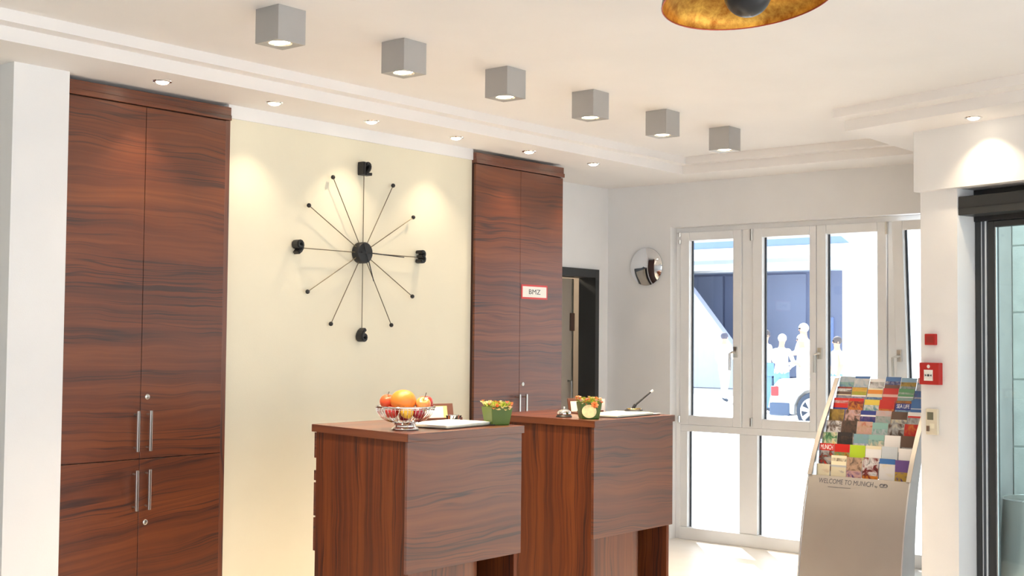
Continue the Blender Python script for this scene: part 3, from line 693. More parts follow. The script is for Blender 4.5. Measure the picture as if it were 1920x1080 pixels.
rl = recessed(3.504, 5.058, 'recessed downlight in front of the tall left wardrobe')
for x, l in ((4.180, 'recessed downlight between the left wardrobe and the clock'), (4.868, 'recessed downlight above and left of the clock'), (5.566, 'recessed downlight above and right of the clock'), (6.260, 'recessed downlight in front of the wardrobe with the small sign'), (6.957, 'recessed downlight above the dark doorway corner')):
    copy_tree(rl, (x, 5.060, ZL), l)
recessed(*ep2(0.50, 0.14), 'recessed downlight over the glass entrance door', 'entrance downlights', 10.0, (0.16, -0.045, -1), 1.9)

# gold dish pendant
PX, PY, PZ = 3.500, 1.950, 2.575
pd = thing('pendant_lamp', (PX, PY, ZH), 'dish pendant lamp with gold leaf inside and a black ball', 'pendant lamp')
m, t_, b = nt('gold_leaf')
tc = t_.nodes.new('ShaderNodeTexCoord'); nz = t_.nodes.new('ShaderNodeTexNoise'); nz.inputs['Scale'].default_value = 20; nz.inputs['Detail'].default_value = 10; nz.inputs['Roughness'].default_value = 0.7; nz.inputs['Distortion'].default_value = 0.25
t_.links.new(tc.outputs['Object'], nz.inputs['Vector'])
rp = t_.nodes.new('ShaderNodeValToRGB'); rp.color_ramp.elements[0].position = 0.35; rp.color_ramp.elements[0].color = (0.30, 0.10, 0.012, 1); rp.color_ramp.elements[1].position = 0.65; rp.color_ramp.elements[1].color = (0.72, 0.42, 0.08, 1)
t_.links.new(nz.outputs['Fac'], rp.inputs['Fac']); t_.links.new(rp.outputs['Color'], b.inputs['Base Color'])
b.inputs['Metallic'].default_value = 0.85; b.inputs['Roughness'].default_value = 0.36
GOLD = m
toC = Vector((-PX, -PY, 0)).normalized(); rt = Vector((-toC.y, toC.x, 0)) * -1
# tilt the dish slightly towards the viewer and to one side
T = Matrix.Translation((PX, PY, PZ)) @ Matrix.Rotation(0.09, 4, Vector((toC.y, -toC.x, 0))) @ Matrix.Rotation(0.10, 4, toC)
inner = [(0.268 * math.sin(0.5 * PI * i / 14), 0.125 * math.cos(0.5 * PI * i / 14)) for i in range(14, -1, -1)]
inner[-1] = (0.0003, 0.125)
obj('dish', Geo().lathe(inner, 64, cap=False).xf(T), GOLD, pd, smooth=True, label='gold leaf inside of the dish')
outer = [(0.271 * math.sin(0.5 * PI * i / 14), -0.001 + 0.130 * math.cos(0.5 * PI * i / 14)) for i in range(14, -1, -1)]
outer[-1] = (0.0003, 0.129)
obj('outer_shell', Geo().lathe([(0.2685, -0.001)] + outer, 64, cap=False).xf(T), BLACKM, pd, smooth=True)
obj('rim', Geo().tube([T @ Vector((0.270 * math.cos(2 * PI * k / 64), 0.270 * math.sin(2 * PI * k / 64), -0.0015)) for k in range(64)], 0.0022, 6, closed=True), mat('copper_rim', (0.35, 0.06, 0.03), 0.4, 0.6), pd, smooth=True)
obj('ball', Geo().ball((0, 0, 0.018), 0.075, 32, 18).xf(T), BLACKM, pd, smooth=True)
obj('stem', Geo().tube([T @ Vector((0, 0, 0.09)), T @ Vector((0, 0, 0.135)), (PX, PY, ZH - 0.02)], 0.008, 10), BLACKM, pd)
obj('ceiling_rose', Geo().lathe([(0.0003, -0.03), (0.03, -0.028), (0.05, -0.001), (0.0003, -0.0005)], 24, (PX, PY, ZH)), BLACKM, pd, smooth=True)
ld = bpy.data.lights.new('pendant_bulb', 'POINT'); ld.energy = 1.3; ld.color = (1.0, 0.78, 0.45); ld.shadow_soft_size = 0.02
lo = bpy.data.objects.new('pendant_bulb', ld); C.objects.link(lo); lo.parent = pd; lo.location = (T @ Vector((0, 0, 0.106))) - Vector((PX, PY, ZH))

# ------------------------------------------------------------------ convex mirror, alarm devices
mr = thing('convex_mirror', (8.20, 5.438, 2.07), 'round convex mirror on the wall left of the windows', 'mirror')
T = Matrix.Translation((8.178, 5.438, 2.070)) @ Matrix.Rotation(-PI / 2, 4, 'Y') @ Matrix.Rotation(0.0, 4, 'X')
obj('mirror_dome', Geo().lathe([(0.0003, 0.040), (0.03, 0.0385), (0.06, 0.034), (0.09, 0.026), (0.12, 0.014), (0.142, 0.002), (0.146, 0.0)], 48).xf(T), mat('mirror_silver', (0.80, 0.81, 0.83), 0.01, 1.0), mr, smooth=True)
obj('rear_shell', Geo().lathe([(0.146, -0.0003), (0.147, -0.006), (0.10, -0.013), (0.0003, -0.014)], 48).xf(T), mat('grey_plastic', (0.45, 0.46, 0.48), 0.5), mr, smooth=True)
obj('bracket', Geo().tube([T @ Vector((0, 0, -0.014)), T @ Vector((0, 0, -0.0216))], 0.02, 12), BLACK, mr)
MA = basis(ep(0, -0.05), U, (0, 0, 1), N)      # local: x along wall, y up, z out of wall
def wbox(g, s0, s1, z0, z1, d0, d1, mi=0):
    st = len(g.v); g.box(s0, s1, z0, z1, d0, d1, mi); return g.xf(MA, st)
fa = thing('fire_sounder', ep(0.083, -0.05, 1.49), 'small square red alarm box, uppermost of the devices beside the door', 'alarm')
obj('body', wbox(Geo(), 0.047, 0.119, 1.489, 1.552, 0.0003, 0.022), RED, fa, bevel=0.004)
obj('inset', wbox(Geo(), 0.062, 0.104, 1.503, 1.538, 0.0222, 0.0236), mat('dull_red_plastic', (0.36, 0.03, 0.025), 0.5), fa, bevel=0.0005)
mc = thing('fire_call_point', ep(0.088, -0.05, 1.267), 'large red fire call point with white break-glass panel', 'fire alarm')
obj('body', wbox(Geo(), 0.022, 0.153, 1.267, 1.390, 0.0003, 0.036), RED, mc, bevel=0.003)
obj('panel', wbox(Geo(), 0.055, 0.114, 1.289, 1.350, 0.0362, 0.0376), PAPER, mc)
obj('emblem', Geo().lathe([(0.0003, 0), (0.010, 0), (0.010, 0.001), (0.0003, 0.001)], 20).xf(MA @ Matrix.Translation((0.085, 1.369, 0.0362))), PAPER, mc)
q = Geo().lathe([(0.0003, 0), (0.007, 0), (0.007, 0.001), (0.0003, 0.001)], 16).xf(MA @ Matrix.Translation((0.0845, 1.3195, 0.0377)))
for sx in (-1, 1):
    st = len(q.v); q.add([(sx * 0.011, 0, 0), (sx * 0.022, 0.006, 0), (sx * 0.022, -0.006, 0), (sx * 0.011, 0, 0.001), (sx * 0.022, 0.006, 0.001), (sx * 0.022, -0.006, 0.001)], [(0, 1, 2), (3, 4, 5), (0, 1, 4, 3), (1, 2, 5, 4), (2, 0, 3, 5)])
    q.xf(MA @ Matrix.Translation((0.0845, 1.3195, 0.0377)), st)
obj('arrows', q, INK, mc, label='black dot between two arrowheads')
th = thing('thermostat', ep(0.09, -0.05, 0.987), 'cream wall thermostat below the red fire call point', 'thermostat')
obj('body', wbox(Geo(), 0.052, 0.130, 0.987, 1.131, 0.0003, 0.020), mat('ivory_plastic', (0.72, 0.66, 0.52), 0.45), th, bevel=0.004)
obj('display', wbox(Geo(), 0.063, 0.104, 1.070, 1.113, 0.0202, 0.0212), mat('lcd', (0.16, 0.16, 0.11), 0.3), th)
obj('lever', wbox(Geo(), 0.060, 0.078, 1.006, 1.036, 0.0202, 0.0252), mat('brown_button', (0.16, 0.10, 0.07), 0.5), th, bevel=0.001)
obj('flap', wbox(Geo(), 0.080, 0.112, 1.022, 1.050, 0.0202, 0.0222), mat('ivory_plastic_light', (0.82, 0.78, 0.62), 0.4), th, bevel=0.001)

# ------------------------------------------------------------------ steel litter bin outside the glass door
lb = thing('litter_bin', (7.88, 2.46, -0.015), 'round stainless litter bin behind the glass door', 'bin')
obj('body', Geo().lathe([(0.0003, 0.0), (0.20, 0.0), (0.205, 0.01), (0.172, 0.575), (0.176, 0.585), (0.165, 0.592), (0.10, 0.598), (0.0003, 0.60)], 40, (7.88, 2.46, -0.015)), STEEL, lb, smooth=True)
obj('rim', Geo().tube([(7.88 + 0.176 * math.cos(2 * PI * k / 40), 2.46 + 0.176 * math.sin(2 * PI * k / 40), 0.572) for k in range(40)], 0.006, 8, closed=True), CHROME, lb, smooth=True)
hd = Vector((-0.94, -0.33, 0)).normalized()
RT = basis(Vector((7.88, 2.46, 0.36)) + hd * 0.180, Vector((hd.y, -hd.x, 0)), (0, 0, 1), hd)
obj('opening', Geo().lathe([(0.060, -0.004), (0.060, 0.006), (0.054, 0.010), (0.052, 0.002), (0.0003, 0.002)], 28).xf(RT), BLACK, lb, smooth=True, label='dark round opening')

# ------------------------------------------------------------------ brochure stand
YR, YL = 3.00, 3.655
prof = [(0.0, 7.190), (0.06, 7.195), (0.185, 7.212), (0.31, 7.235), (0.47, 7.270), (0.62, 7.318), (0.68, 7.342), (0.80, 7.400), (0.943, 7.487), (1.075, 7.585), (1.16, 7.655), (1.27, 7.735)]
def px(z):
    for (z0, x0), (z1, x1) in zip(prof, prof[1:]):
        if z <= z1: return x0 + (x1 - x0) * (z - z0) / (z1 - z0)
    return prof[-1][1]
st_ = thing('brochure_stand', (7.35, 3.33, 0), 'curved aluminium brochure stand in front of the windows', 'brochure stand')
def strip(y0, y1, za, zb, d0, d1, n=14):
    g = Geo(); vs = []; fs = []
    for i in range(n + 1):
        z = za + (zb - za) * i / n; x = px(z)
        vs += [(x + d0, y0, z), (x + d0, y1, z), (x + d1(z) if callable(d1) else x + d1, y1, z), (x + d1(z) if callable(d1) else x + d1, y0, z)]
    for i in range(n):
        for k in range(4): fs.append((i * 4 + k, i * 4 + (k + 1) % 4, (i + 1) * 4 + (k + 1) % 4, (i + 1) * 4 + k))
    fs += [(0, 1, 2, 3), tuple(n * 4 + k for k in (3, 2, 1, 0))]
    return g.add(vs, fs)
obj('front_panel', strip(YR + 0.006, YL - 0.006, 0.02, 0.672, 0.0, 0.006), ALU, st_, smooth=True)
dep = lambda z: 0.19 - 0.13 * max(0, z - 0.1) / 1.15
obj('side_rail', strip(YR - 0.004, YR + 0.004, 0.0, 1.27, -0.004, dep, 20), ALU_L, st_, smooth=True, label='pale satin side panel')
obj('side_rail', strip(YL - 0.004, YL + 0.004, 0.0, 1.27, -0.004, dep, 20), ALU_L, st_, smooth=True, label='pale satin side panel')
obj('edge_rail', strip(YR - 0.006, YR + 0.022, 0.673, 1.27, -0.010, -0.0045, 14), ALU, st_, smooth=True)
obj('edge_rail', strip(YL - 0.022, YL + 0.006, 0.673, 1.27, -0.010, -0.0045, 14), ALU, st_, smooth=True)
obj('foot', Geo().box(7.20, 7.62, YR + 0.005, YL - 0.005, 0.0003, 0.018), ALU, st_, bevel=0.003)
# lettering on the panel
z = 0.648; ang = math.atan2(px(0.66) - px(0.63), 0.03); up = Vector((math.sin(ang), 0, math.cos(ang))); nn = Vector((-math.cos(ang), 0, math.sin(ang)))
def on_panel(y, z): return Vector((px(z), y, z)) + nn * 0.0012
LET = mat('dark_grey_lettering', (0.10, 0.10, 0.12), 0.5)
text('lettering', 'WELCOME TO MUNiCH', 0.044, basis(on_panel(3.403, 0.640), (0, -1, 0), up, nn), LET, st_, 0.0003, width=0.356)
text('lettering', 'by', 0.018, basis(on_panel(3.206, 0.631), (0, -1, 0), up, nn), LET, st_, 0.0003)
q = Geo()
BB = basis(on_panel(3.160, 0.640), (0, -1, 0), up, nn)
for cx_ in (-0.010, 0.010):
    q.tube([BB @ Vector((cx_ + 0.013 * math.cos(2 * PI * k / 20), 0.009 * math.sin(2 * PI * k / 20), 0.0005)) for k in range(20)], 0.0028, 6, closed=True)
obj('emblem', q, LET, st_, label='dark emblem of two joined rings')
obj('underline', Geo().box(-0.075, 0.075, -0.0012, 0.0012, 0, 0.0006).xf(basis(on_panel(3.44, 0.608), (0, -1, 0), up, nn)), LET, st_)

# colours for print
K = dict(blue=(0.05, 0.16, 0.42), sky=(0.28, 0.45, 0.62), navy=(0.03, 0.05, 0.25), red=(0.55, 0.02, 0.015), white=(0.82, 0.80, 0.80), cream=(0.80, 0.72, 0.52), brown=(0.12, 0.07, 0.05),
         dark=(0.03, 0.026, 0.028), green=(0.10, 0.30, 0.14), lime=(0.42, 0.58, 0.03), yellow=(0.75, 0.56, 0.08), orange=(0.72, 0.26, 0.03), purple=(0.13, 0.07, 0.24), teal=(0.25, 0.45, 0.42), tan=(0.60, 0.40, 0.28),
         grey=(0.45, 0.46, 0.47), pale=(0.58, 0.63, 0.68), lilac=(0.42, 0.42, 0.56), gold=(0.50, 0.32, 0.05), pink=(0.70, 0.42, 0.38), maroon=(0.22, 0.02, 0.02))
def flat(c): return mat('print_' + c, K[c], 0.35)
def pk(*cs): return pic('picture_' + '_'.join(cs), [tuple(x * 0.78 for x in K[c]) for c in cs], 21.0)
# rows from the bottom; every leaflet: label colours, then bands from the top (height share, material) ; optional title
T_ = 'TITLE'
R8 = [('short cream', [(1.0, pk('cream', 'cream', 'tan'))], dict(drop=0.055)), ('cream', [(0.08, flat('cream')), (0.10, pk('orange', 'cream', 'brown')), (0.12, flat('cream')), (0.06, flat('grey')), (0.64, pk('cream', 'cream', 'cream', 'navy'))], {}),
      ('brown and purple', [(0.42, pk('brown', 'tan', 'dark')), (0.58, pk('purple', 'pink', 'purple'))], {}), ('dark red food picture', [(0.55, pk('dark', 'maroon', 'white', 'dark')), (0.45, pk('maroon', 'orange', 'red'))], {}),
      ('white with blue top', [(0.16, flat('blue')), (0.84, pk('white', 'white', 'cream'))], {}), ('violet and gold', [(0.36, flat('purple')), (0.64, pk('purple', 'gold', 'gold', 'navy'))], {})]
R7 = [('red Munich', [(0.22, flat('red')), (0.78, pk('red', 'brown', 'grey', 'orange'))], dict(title='MUNICH', tz=0.12)), ('red and gold', [(0.25, flat('red')), (0.75, pk('maroon', 'gold', 'green', 'red'))], {}),
      ('lime green and white', [(0.46, flat('lime')), (0.30, flat('white')), (0.24, pk('brown', 'tan'))], {}), ('white and navy', [(0.10, flat('cream')), (0.38, flat('white')), (0.16, flat('navy')), (0.36, pk('grey', 'dark'))], {}),
      ('plain pale grey blue', [(1.0, flat('pale'))], {}), ('plain white', [(1.0, flat('white'))], {})]
R6 = [('yellow and green', [(0.5, pk('yellow', 'cream', 'green', 'dark')), (0.5, pk('orange', 'lime', 'brown'))], {}), ('black', [(0.12, flat('dark')), (0.88, pk('dark', 'dark', 'brown'))], {}),
      ('blue castle picture', [(0.30, pk('sky', 'teal')), (0.70, pk('blue', 'white', 'lilac', 'brown'))], {}), ('white and teal patterned', [(0.16, flat('teal')), (0.84, pk('white', 'cream', 'teal', 'brown'))], {}),
      ('white with a blue corner', [(0.50, flat('white')), (0.5, pk('sky', 'white'))], {}), ('dark brown stone picture', [(0.35, flat('brown')), (0.65, pk('brown', 'grey', 'dark', 'cream'))], {})]
R5 = [('pale lilac swan picture', [(0.85, pk('lilac', 'white', 'brown', 'pale')), (0.15, flat('lilac'))], {}), ('dark brown night picture', [(0.5, pk('dark', 'brown', 'dark')), (0.5, pk('brown', 'pink', 'dark'))], {}),
      ('salmon and tan', [(1.0, pk('tan', 'pink', 'tan', 'red'))], {}), ('pale teal', [(0.2, flat('teal')), (0.8, pk('teal', 'pale', 'teal', 'brown'))], {}),
      ('dark sculpture picture', [(1.0, pk('dark', 'brown', 'grey', 'cream'))], {}), ('grey with red badge', [(0.45, pk('red', 'red', 'orange')), (0.55, pk('grey', 'lilac', 'brown'))], {})]
R4 = [('brown portrait', [(0.4, pk('brown', 'gold')), (0.6, pk('brown', 'pink', 'dark'))], {}), ('brown statue picture', [(1.0, pk('dark', 'brown', 'pink', 'lilac'))], {}),
      ('navy with white writing', [(0.14, flat('navy')), (0.05, flat('white')), (0.81, pk('navy', 'navy', 'purple', 'white'))], {}), ('grey green landscape', [(0.18, pk('pale', 'pink')), (0.82, pk('teal', 'grey', 'green'))], {}),
      ('dark brown sculpture', [(0.25, flat('brown')), (0.75, pk('brown', 'grey', 'cream', 'dark'))], {}), ('white crowd picture', [(0.12, flat('white')), (0.06, flat('red')), (0.82, pk('white', 'grey', 'brown'))], {})]
R3 = [('red with blue foot', [(0.08, flat('red')), (0.09, pk('white', 'red')), (0.15, flat('red')), (0.68, flat('navy'))], {}), ('red with gold figure', [(0.10, flat('red')), (0.9, pk('red', 'orange', 'maroon', 'red'))], {}),
      ('yellow and blue pool', [(0.18, flat('yellow')), (0.82, pk('blue', 'teal', 'white', 'sky'))], {}), ('plain red', [(0.30, flat('red')), (0.70, pk('red', 'orange', 'red'))], {}),
      ('navy sea life', [(0.09, pk('orange', 'brown')), (0.22, flat('navy')), (0.69, pk('blue', 'sky', 'navy'))], dict(title='SEA LIFE', tz=0.19)), ('blue with white line of writing', [(0.26, flat('blue')), (0.03, flat('pale')), (0.71, flat('blue'))], {})]
R2 = [('dark with white and red writing', [(0.06, pk('red', 'brown')), (0.10, pk('dark', 'white', 'dark')), (0.10, flat('brown')), (0.03, flat('cream')), (0.71, pk('lilac', 'brown'))], {}), ('yellow, green and violet', [(0.14, pk('orange', 'yellow')), (0.12, pk('lime', 'gold')), (0.05, flat('white')), (0.69, pk('purple', 'lilac', 'blue'))], {}),
      ('orange, white and blue', [(0.05, flat('cream')), (0.14, flat('orange')), (0.11, flat('cream')), (0.70, pk('sky', 'blue', 'teal'))], {}), ('red with pink band', [(0.20, flat('red')), (0.09, flat('pink')), (0.71, flat('red'))], {}),
      ('green with white writing', [(0.12, flat('green')), (0.06, pk('white', 'green')), (0.08, flat('green')), (0.03, flat('white')), (0.71, pk('teal', 'grey'))], {}), ('royal blue script', [(0.22, pk('navy', 'blue', 'purple')), (0.06, pk('navy', 'white')), (0.72, flat('blue'))], dict(drop=0.01))]
R1 = [('blue coast picture', [(0.2, pk('sky', 'pale')), (0.8, pk('blue', 'teal', 'sky'))], {}), ('pale blue lake picture', [(0.08, flat('blue')), (0.3, pk('sky', 'pale', 'white')), (0.62, pk('sky', 'blue', 'brown'))], {}),
      ('white with small figures', [(0.12, flat('white')), (0.88, pk('white', 'white', 'grey', 'maroon'))], dict(drop=0.012)), ('blue over dark picture', [(0.15, flat('blue')), (0.12, pk('dark', 'navy', 'white')), (0.73, pk('brown', 'maroon'))], {}),
      ('blue over gold and dark', [(0.15, flat('sky')), (0.14, pk('dark', 'gold', 'dark')), (0.71, pk('green', 'grey', 'dark'))], {}), ('pink topped blue', [(0.17, flat('pink')), (0.83, pk('lilac', 'pale', 'blue'))], {})]
rown = ['bottom row', 'second row from below', 'third row from below', 'fourth row from below', 'fourth row from the top', 'third row from the top', 'second row from the top', 'top row']
coln = ['left end', 'second from left', 'third from left', 'third from right', 'second from right', 'right end']
TITLE = mat('title_white', (0.9, 0.9, 0.9), 0.5)
cw = (YL - YR - 0.034) / 6
for i, row in enumerate((R8, R7, R6, R5, R4, R3, R2, R1)):
    lean = math.radians(6 + 2.6 * i); Hh = 0.20
    zt = 0.792 + 0.0695 * i; xt = px(zt) + 0.016 + 0.004 * min(i, 3)
    shelf_z = zt - Hh * math.cos(lean) - 0.012; shelf_x = xt - Hh * math.sin(lean)
    if i: obj('shelf', Geo().box(shelf_x - 0.008, shelf_x + 0.022, YR + 0.0045, YL - 0.0045, shelf_z - 0.002, shelf_z), ALU_L, st_)
    for j, (nm, bands, opt) in enumerate(row):
        rnd = random.Random(i * 10 + j)
        h = Hh; drop = opt.get('drop', rnd.uniform(-0.004, 0.003))
        top = Vector((xt, YL - 0.017 - cw * (j + 0.5) + rnd.uniform(-0.003, 0.003), zt)); ax = Vector((math.sin(lean), 0, math.cos(lean))); nrm = Vector((-math.cos(lean), 0, math.sin(lean)))
        top -= ax * drop; h -= drop if drop > 0 else 0
        w = cw - 0.003 - (0.012 if drop > 0.05 else 0)
        M4 = basis(top, (0, -1, 0), ax, nrm)
        g = Geo(); mats = [PAPER]; y = 0.0; th_ = 0.004
        g.add([(-w / 2, -h, 0), (w / 2, -h, 0), (w / 2, 0, 0), (-w / 2, 0, 0)], [(3, 2, 1, 0)])
        for fr_, mm in bands:
            if mm not in mats: mats.append(mm)
            y2 = min(h, y + fr_ * h)
            if fr_ == bands[-1][0] and mm is bands[-1][1]: y2 = h
            g.add([(-w / 2, -y2, th_), (w / 2, -y2, th_), (w / 2, -y, th_), (-w / 2, -y, th_)], [(0, 1, 2, 3)], mats.index(mm)); y = y2
        g.add([(-w / 2, -h, 0), (w / 2, -h, 0), (w / 2, 0, 0), (-w / 2, 0, 0), (-w / 2, -h, th_), (w / 2, -h, th_), (w / 2, 0, th_), (-w / 2, 0, th_)], [(0, 1, 5, 4), (1, 2, 6, 5), (2, 3, 7, 6), (3, 0, 4, 7)])
        bo = obj('leaflet', g.xf(M4), mats, label=nm + ' leaflet, ' + coln[j] + ' in ' + rown[i], cat='leaflet', group='leaflets in the brochure stand', recalc=False)
        if 'title' in opt:
            sz = 0.034 if len(opt['title']) < 7 else 0.0285
            text('title', opt['title'], sz, M4 @ Matrix.Translation((0, -opt['tz'] * h, th_ + 0.0006)) @ Matrix.Diagonal((1.0, 1.25, 1, 1)), TITLE, bo, 0.0003, 0.92, width=w * 0.82)


# ------------------------------------------------------------------ added unseen light that brightens the room behind the doorway
fillp = obj('lamp_shade', Geo().lathe([(0.0003, -0.09), (0.10, -0.085), (0.15, -0.05), (0.16, -0.0005), (0.0003, -0.0004)], 28, (7.4, 6.9, ZL)), LAMP, bpy.data.objects['wall_backroom'], smooth=True)
ld = bpy.data.lights.new('back_lamp', 'POINT'); ld.energy = 22; ld.color = (1.0, 0.85, 0.65); ld.shadow_soft_size = 0.1
lo = bpy.data.objects.new('back_lamp', ld); C.objects.link(lo); lo.parent = fillp; lo.location = (7.4, 6.9, ZL - 0.22)

# ------------------------------------------------------------------ outside: building across the street
DK = mat('blue_grey_facade', (0.16, 0.19, 0.30), 0.8, var=0.08, scale=0.5)
DK2 = mat('blue_grey_panel', (0.21, 0.245, 0.36), 0.8, var=0.08, scale=0.5)
WF = mat('white_fascia', (0.80, 0.80, 0.80), 0.7); BF = mat('blue_fascia', (0.17, 0.25, 0.50), 0.6)
bd = thing('building', (43, 24, -0.02), 'blue grey building with white canopy across the street', 'building')
def yz(poly, x0, x1, m=0):
    n = len(poly); g = Geo()
    g.add([(x0, y, z) for y, z in poly] + [(x1, y, z) for y, z in poly], [tuple(range(n)), tuple(range(n, 2 * n))[::-1]] + [(i, (i + 1) % n, n + (i + 1) % n, n + i) for i in range(n)]); return g
obj('wall', Geo().prism([(38, 17.75), (38, 34), (48, 34), (48, 23.2)], -0.02, 4.6), DK, bd)
for y in (19.0, 20.55, 22.1): obj('wall_panel', Geo().box(37.93, 37.999, y, y + 1.46, 0.35, 3.72), DK2 if y != 20.55 else DK, bd)
obj('plinth', Geo().box(37.9, 37.999, 17.75, 34, -0.02, 0.30), mat('dark_plinth', (0.16, 0.26, 0.36), 0.8), bd)
obj('door', Geo().box(37.90, 37.999, 18.05, 18.75, 0.0, 2.3), BF, bd)
cn = obj('canopy', yz([(15.35, 4.02), (34, 4.02), (34, 4.36), (15.75, 4.36)], 34.2, 34.5), WF, bd)
obj('soffit', Geo().add([(34.5, 15.4, 4.05), (34.5, 34, 4.05), (38, 34, 3.80), (38, 16.9, 3.80), (34.5, 15.4, 4.12), (34.5, 34, 4.12), (38, 34, 3.90), (38, 16.9, 3.90)], [(0, 1, 2, 3), (4, 5, 6, 7), (0, 1, 5, 4), (1, 2, 6, 5), (2, 3, 7, 6), (3, 0, 4, 7)]), mat('pale_blue_soffit', (0.5, 0.58, 0.72), 0.8), cn)
for x in (35.6, 36.8): obj('beam', Geo().box(x, x + 0.14, 16.1, 34, 3.78, 4.06 - (x - 34.5) * 0.07), WF, cn)
obj('fascia', yz([(15.78, 4.365), (34, 4.365), (34, 4.58), (16.05, 4.58)], 34.25, 34.5), BF, cn)
obj('notice', Geo().box(34.15, 34.19, 22.05, 22.95, 4.36, 4.52), WF, cn)
obj('roof', Geo().prism([(34.6, 16.4), (34.6, 34), (48, 34), (48, 26)], 4.60, 5.3), WF, bd)
sf = obj('flank_wall', yz([(27, 0.0), (20.35, 0.0), (20.40, 1.4), (21.87, 3.15), (22.4, 3.75), (27, 3.75)], 35.6, 35.9), mat('pale_lilac_render', (0.50, 0.53, 0.68), 0.8), label='pale sloping wall in front of the building across the street', cat='wall')  # slab added for the diagonal sunlit area of the facade, sunlight in its colour

# people on the street
SKIN = mat('skin', (0.55, 0.34, 0.25), 0.6)
def cloth(n, c): return mat('cloth_' + n, c, 0.85, var=0.06, scale=12)
CW = cloth('white', (0.78, 0.78, 0.80)); CY = cloth('yellow', (0.75, 0.68, 0.36)); CB = cloth('denim', (0.16, 0.30, 0.58)); CS = cloth('sand', (0.72, 0.70, 0.66)); SHOE = cloth('shoe', (0.06, 0.08, 0.12))
HD = mat('hair_dark', (0.09, 0.075, 0.08), 0.8, var=0.2, scale=60); HG = mat('hair_grey', (0.09, 0.09, 0.13), 0.8, var=0.2, scale=60); HW = cloth('hat', (0.75, 0.76, 0.78))
def person(x, y, yaw, h, shirt, trou, hair, label, la=(0.05, 0.1), ra=(0.05, 0.1), stride=0.0, headturn=(0, 0), sleeve=1.16, shorts=0.0):
    """la/ra: (elbow forward, hand forward and up) ; yaw 0 faces +y local"""
    k = h / 1.75
    V = {}; E = []; rad = {}
    def v(n, p, r): V[n] = Vector(p); rad[n] = r
    v('pel', (0, 0, .97), (.165, .12)); v('wai', (0, 0.01, 1.10), (.150, .105)); v('che', (0, 0, 1.30), (.175, .12)); v('nb', (0, -0.01, 1.455), (.085, .075)); v('nk', (0, 0, 1.53), (.055, .058))
    tx, ty = headturn
    v('hd', (tx * .4, .02 + ty * .4, 1.61), (.072, .085)); v('ht', (tx, .005 + ty, 1.70), (.066, .078))
    E += [('pel', 'wai'), ('wai', 'che'), ('che', 'nb'), ('nb', 'nk'), ('nk', 'hd'), ('hd', 'ht')]
    for s, n, a, st in ((-1, 'l', la, stride), (1, 'r', ra, -stride)):
        v(n + 'sh', (s * .175, 0, 1.425), (.062, .062)); v(n + 'el', (s * .235, a[0] - .03, 1.15 + abs(a[0]) * .3), (.045, .045)); v(n + 'wr', (s * .225, a[0] + a[1], .93 + a[1] * 0.75), (.031, .029)); v(n + 'ha', (s * .215, a[0] + a[1] * 1.15 + .01, .85 + a[1] * 0.95), (.036, .024))
        E += [('che', n + 'sh'), (n + 'sh', n + 'el'), (n + 'el', n + 'wr'), (n + 'wr', n + 'ha')]
        v(n + 'hip', (s * .095, st * .15, .87), (.098, .10)); v(n + 'kn', (s * .10, st * .5 + .03, .50), (.066, .068)); v(n + 'an', (s * .10, st * .9 - .03, .09), (.042, .045)); v(n + 'to', (s * .115, st * .9 + .13, .035), (.042, .03))
        E += [('pel', n + 'hip'), (n + 'hip', n + 'kn'), (n + 'kn', n + 'an'), (n + 'an', n + 'to')]
    names = list(V); idx = {n: i for i, n in enumerate(names)}
    me = bpy.data.meshes.new('sk'); me.from_pydata([V[n] for n in names], [(idx[a], idx[b]) for a, b in E], [])
    o = bpy.data.objects.new('sk', me); C.objects.link(o)
    md = o.modifiers.new('skin', 'SKIN')
    for n in names: me.skin_vertices[0].data[idx[n]].radius = rad[n]; me.skin_vertices[0].data[idx[n]].use_root = (n == 'pel')
    sb = o.modifiers.new('sub', 'SUBSURF'); sb.levels = 2; sb.render_levels = 2
    dg = bpy.context.evaluated_depsgraph_get(); ev = bpy.data.meshes.new_from_object(o.evaluated_get(dg)); bpy.data.objects.remove(o, do_unlink=True)
    g = Geo()
    for p in ev.polygons:
        c = p.center; ax = abs(c.x)
        if c.z > 1.475: mi = 0
        elif ax > .195 and c.z < sleeve and c.z > .5: mi = 0
        elif c.z > .93: mi = 1
        elif c.z > .10: mi = 2 if c.z > shorts else 0
        else: mi = 3
        g.f.append(list(p.vertices)); g.m.append(mi)
    g.v = [q.co.copy() for q in ev.vertices]; bpy.data.meshes.remove(ev)
    for s, n in ((-1, 'l'), (1, 'r')):                     # fingers and thumb
        hp = V[n + 'ha']; d = (V[n + 'ha'] - V[n + 'wr']).normalized()
        for q, ln in ((-.022, .058), (-.007, .068), (.008, .064), (.022, .05)):
            b0 = hp + d * .02 + Vector((0, q, 0)); g.tube([b0, b0 + d * ln * .6, b0 + d * ln + Vector((-s * .012, 0, 0))], [.009, .008, .006], 6)
        b0 = hp + Vector((0, .026, 0)); g.tube([b0, b0 + d * .025 + Vector((0, .018, 0)), b0 + d * .05 + Vector((0, .022, 0))], [.010, .009, .007], 6)
    hc = V['hd'] + Vector((0, 0, .03))
    g.tube([hc + Vector((0, .080, .012)), hc + Vector((0, .098, -.012)), hc + Vector((0, .082, -.022))], [.008, .013, .008], 6)
    for s in (-1, 1): g.ball(hc + Vector((s * .080, 0, 0)), .022, 8, 6, (.4, .7, 1.2)) ; g.ball(hc + Vector((s * .030, .078, .014)), .009, 8, 6, (1, .5, .7), 3)
    g.tube([hc + Vector((-.024, .078, -.045)), hc + Vector((0, .083, -.047)), hc + Vector((.024, .078, -.045))], .005, 5, 3)
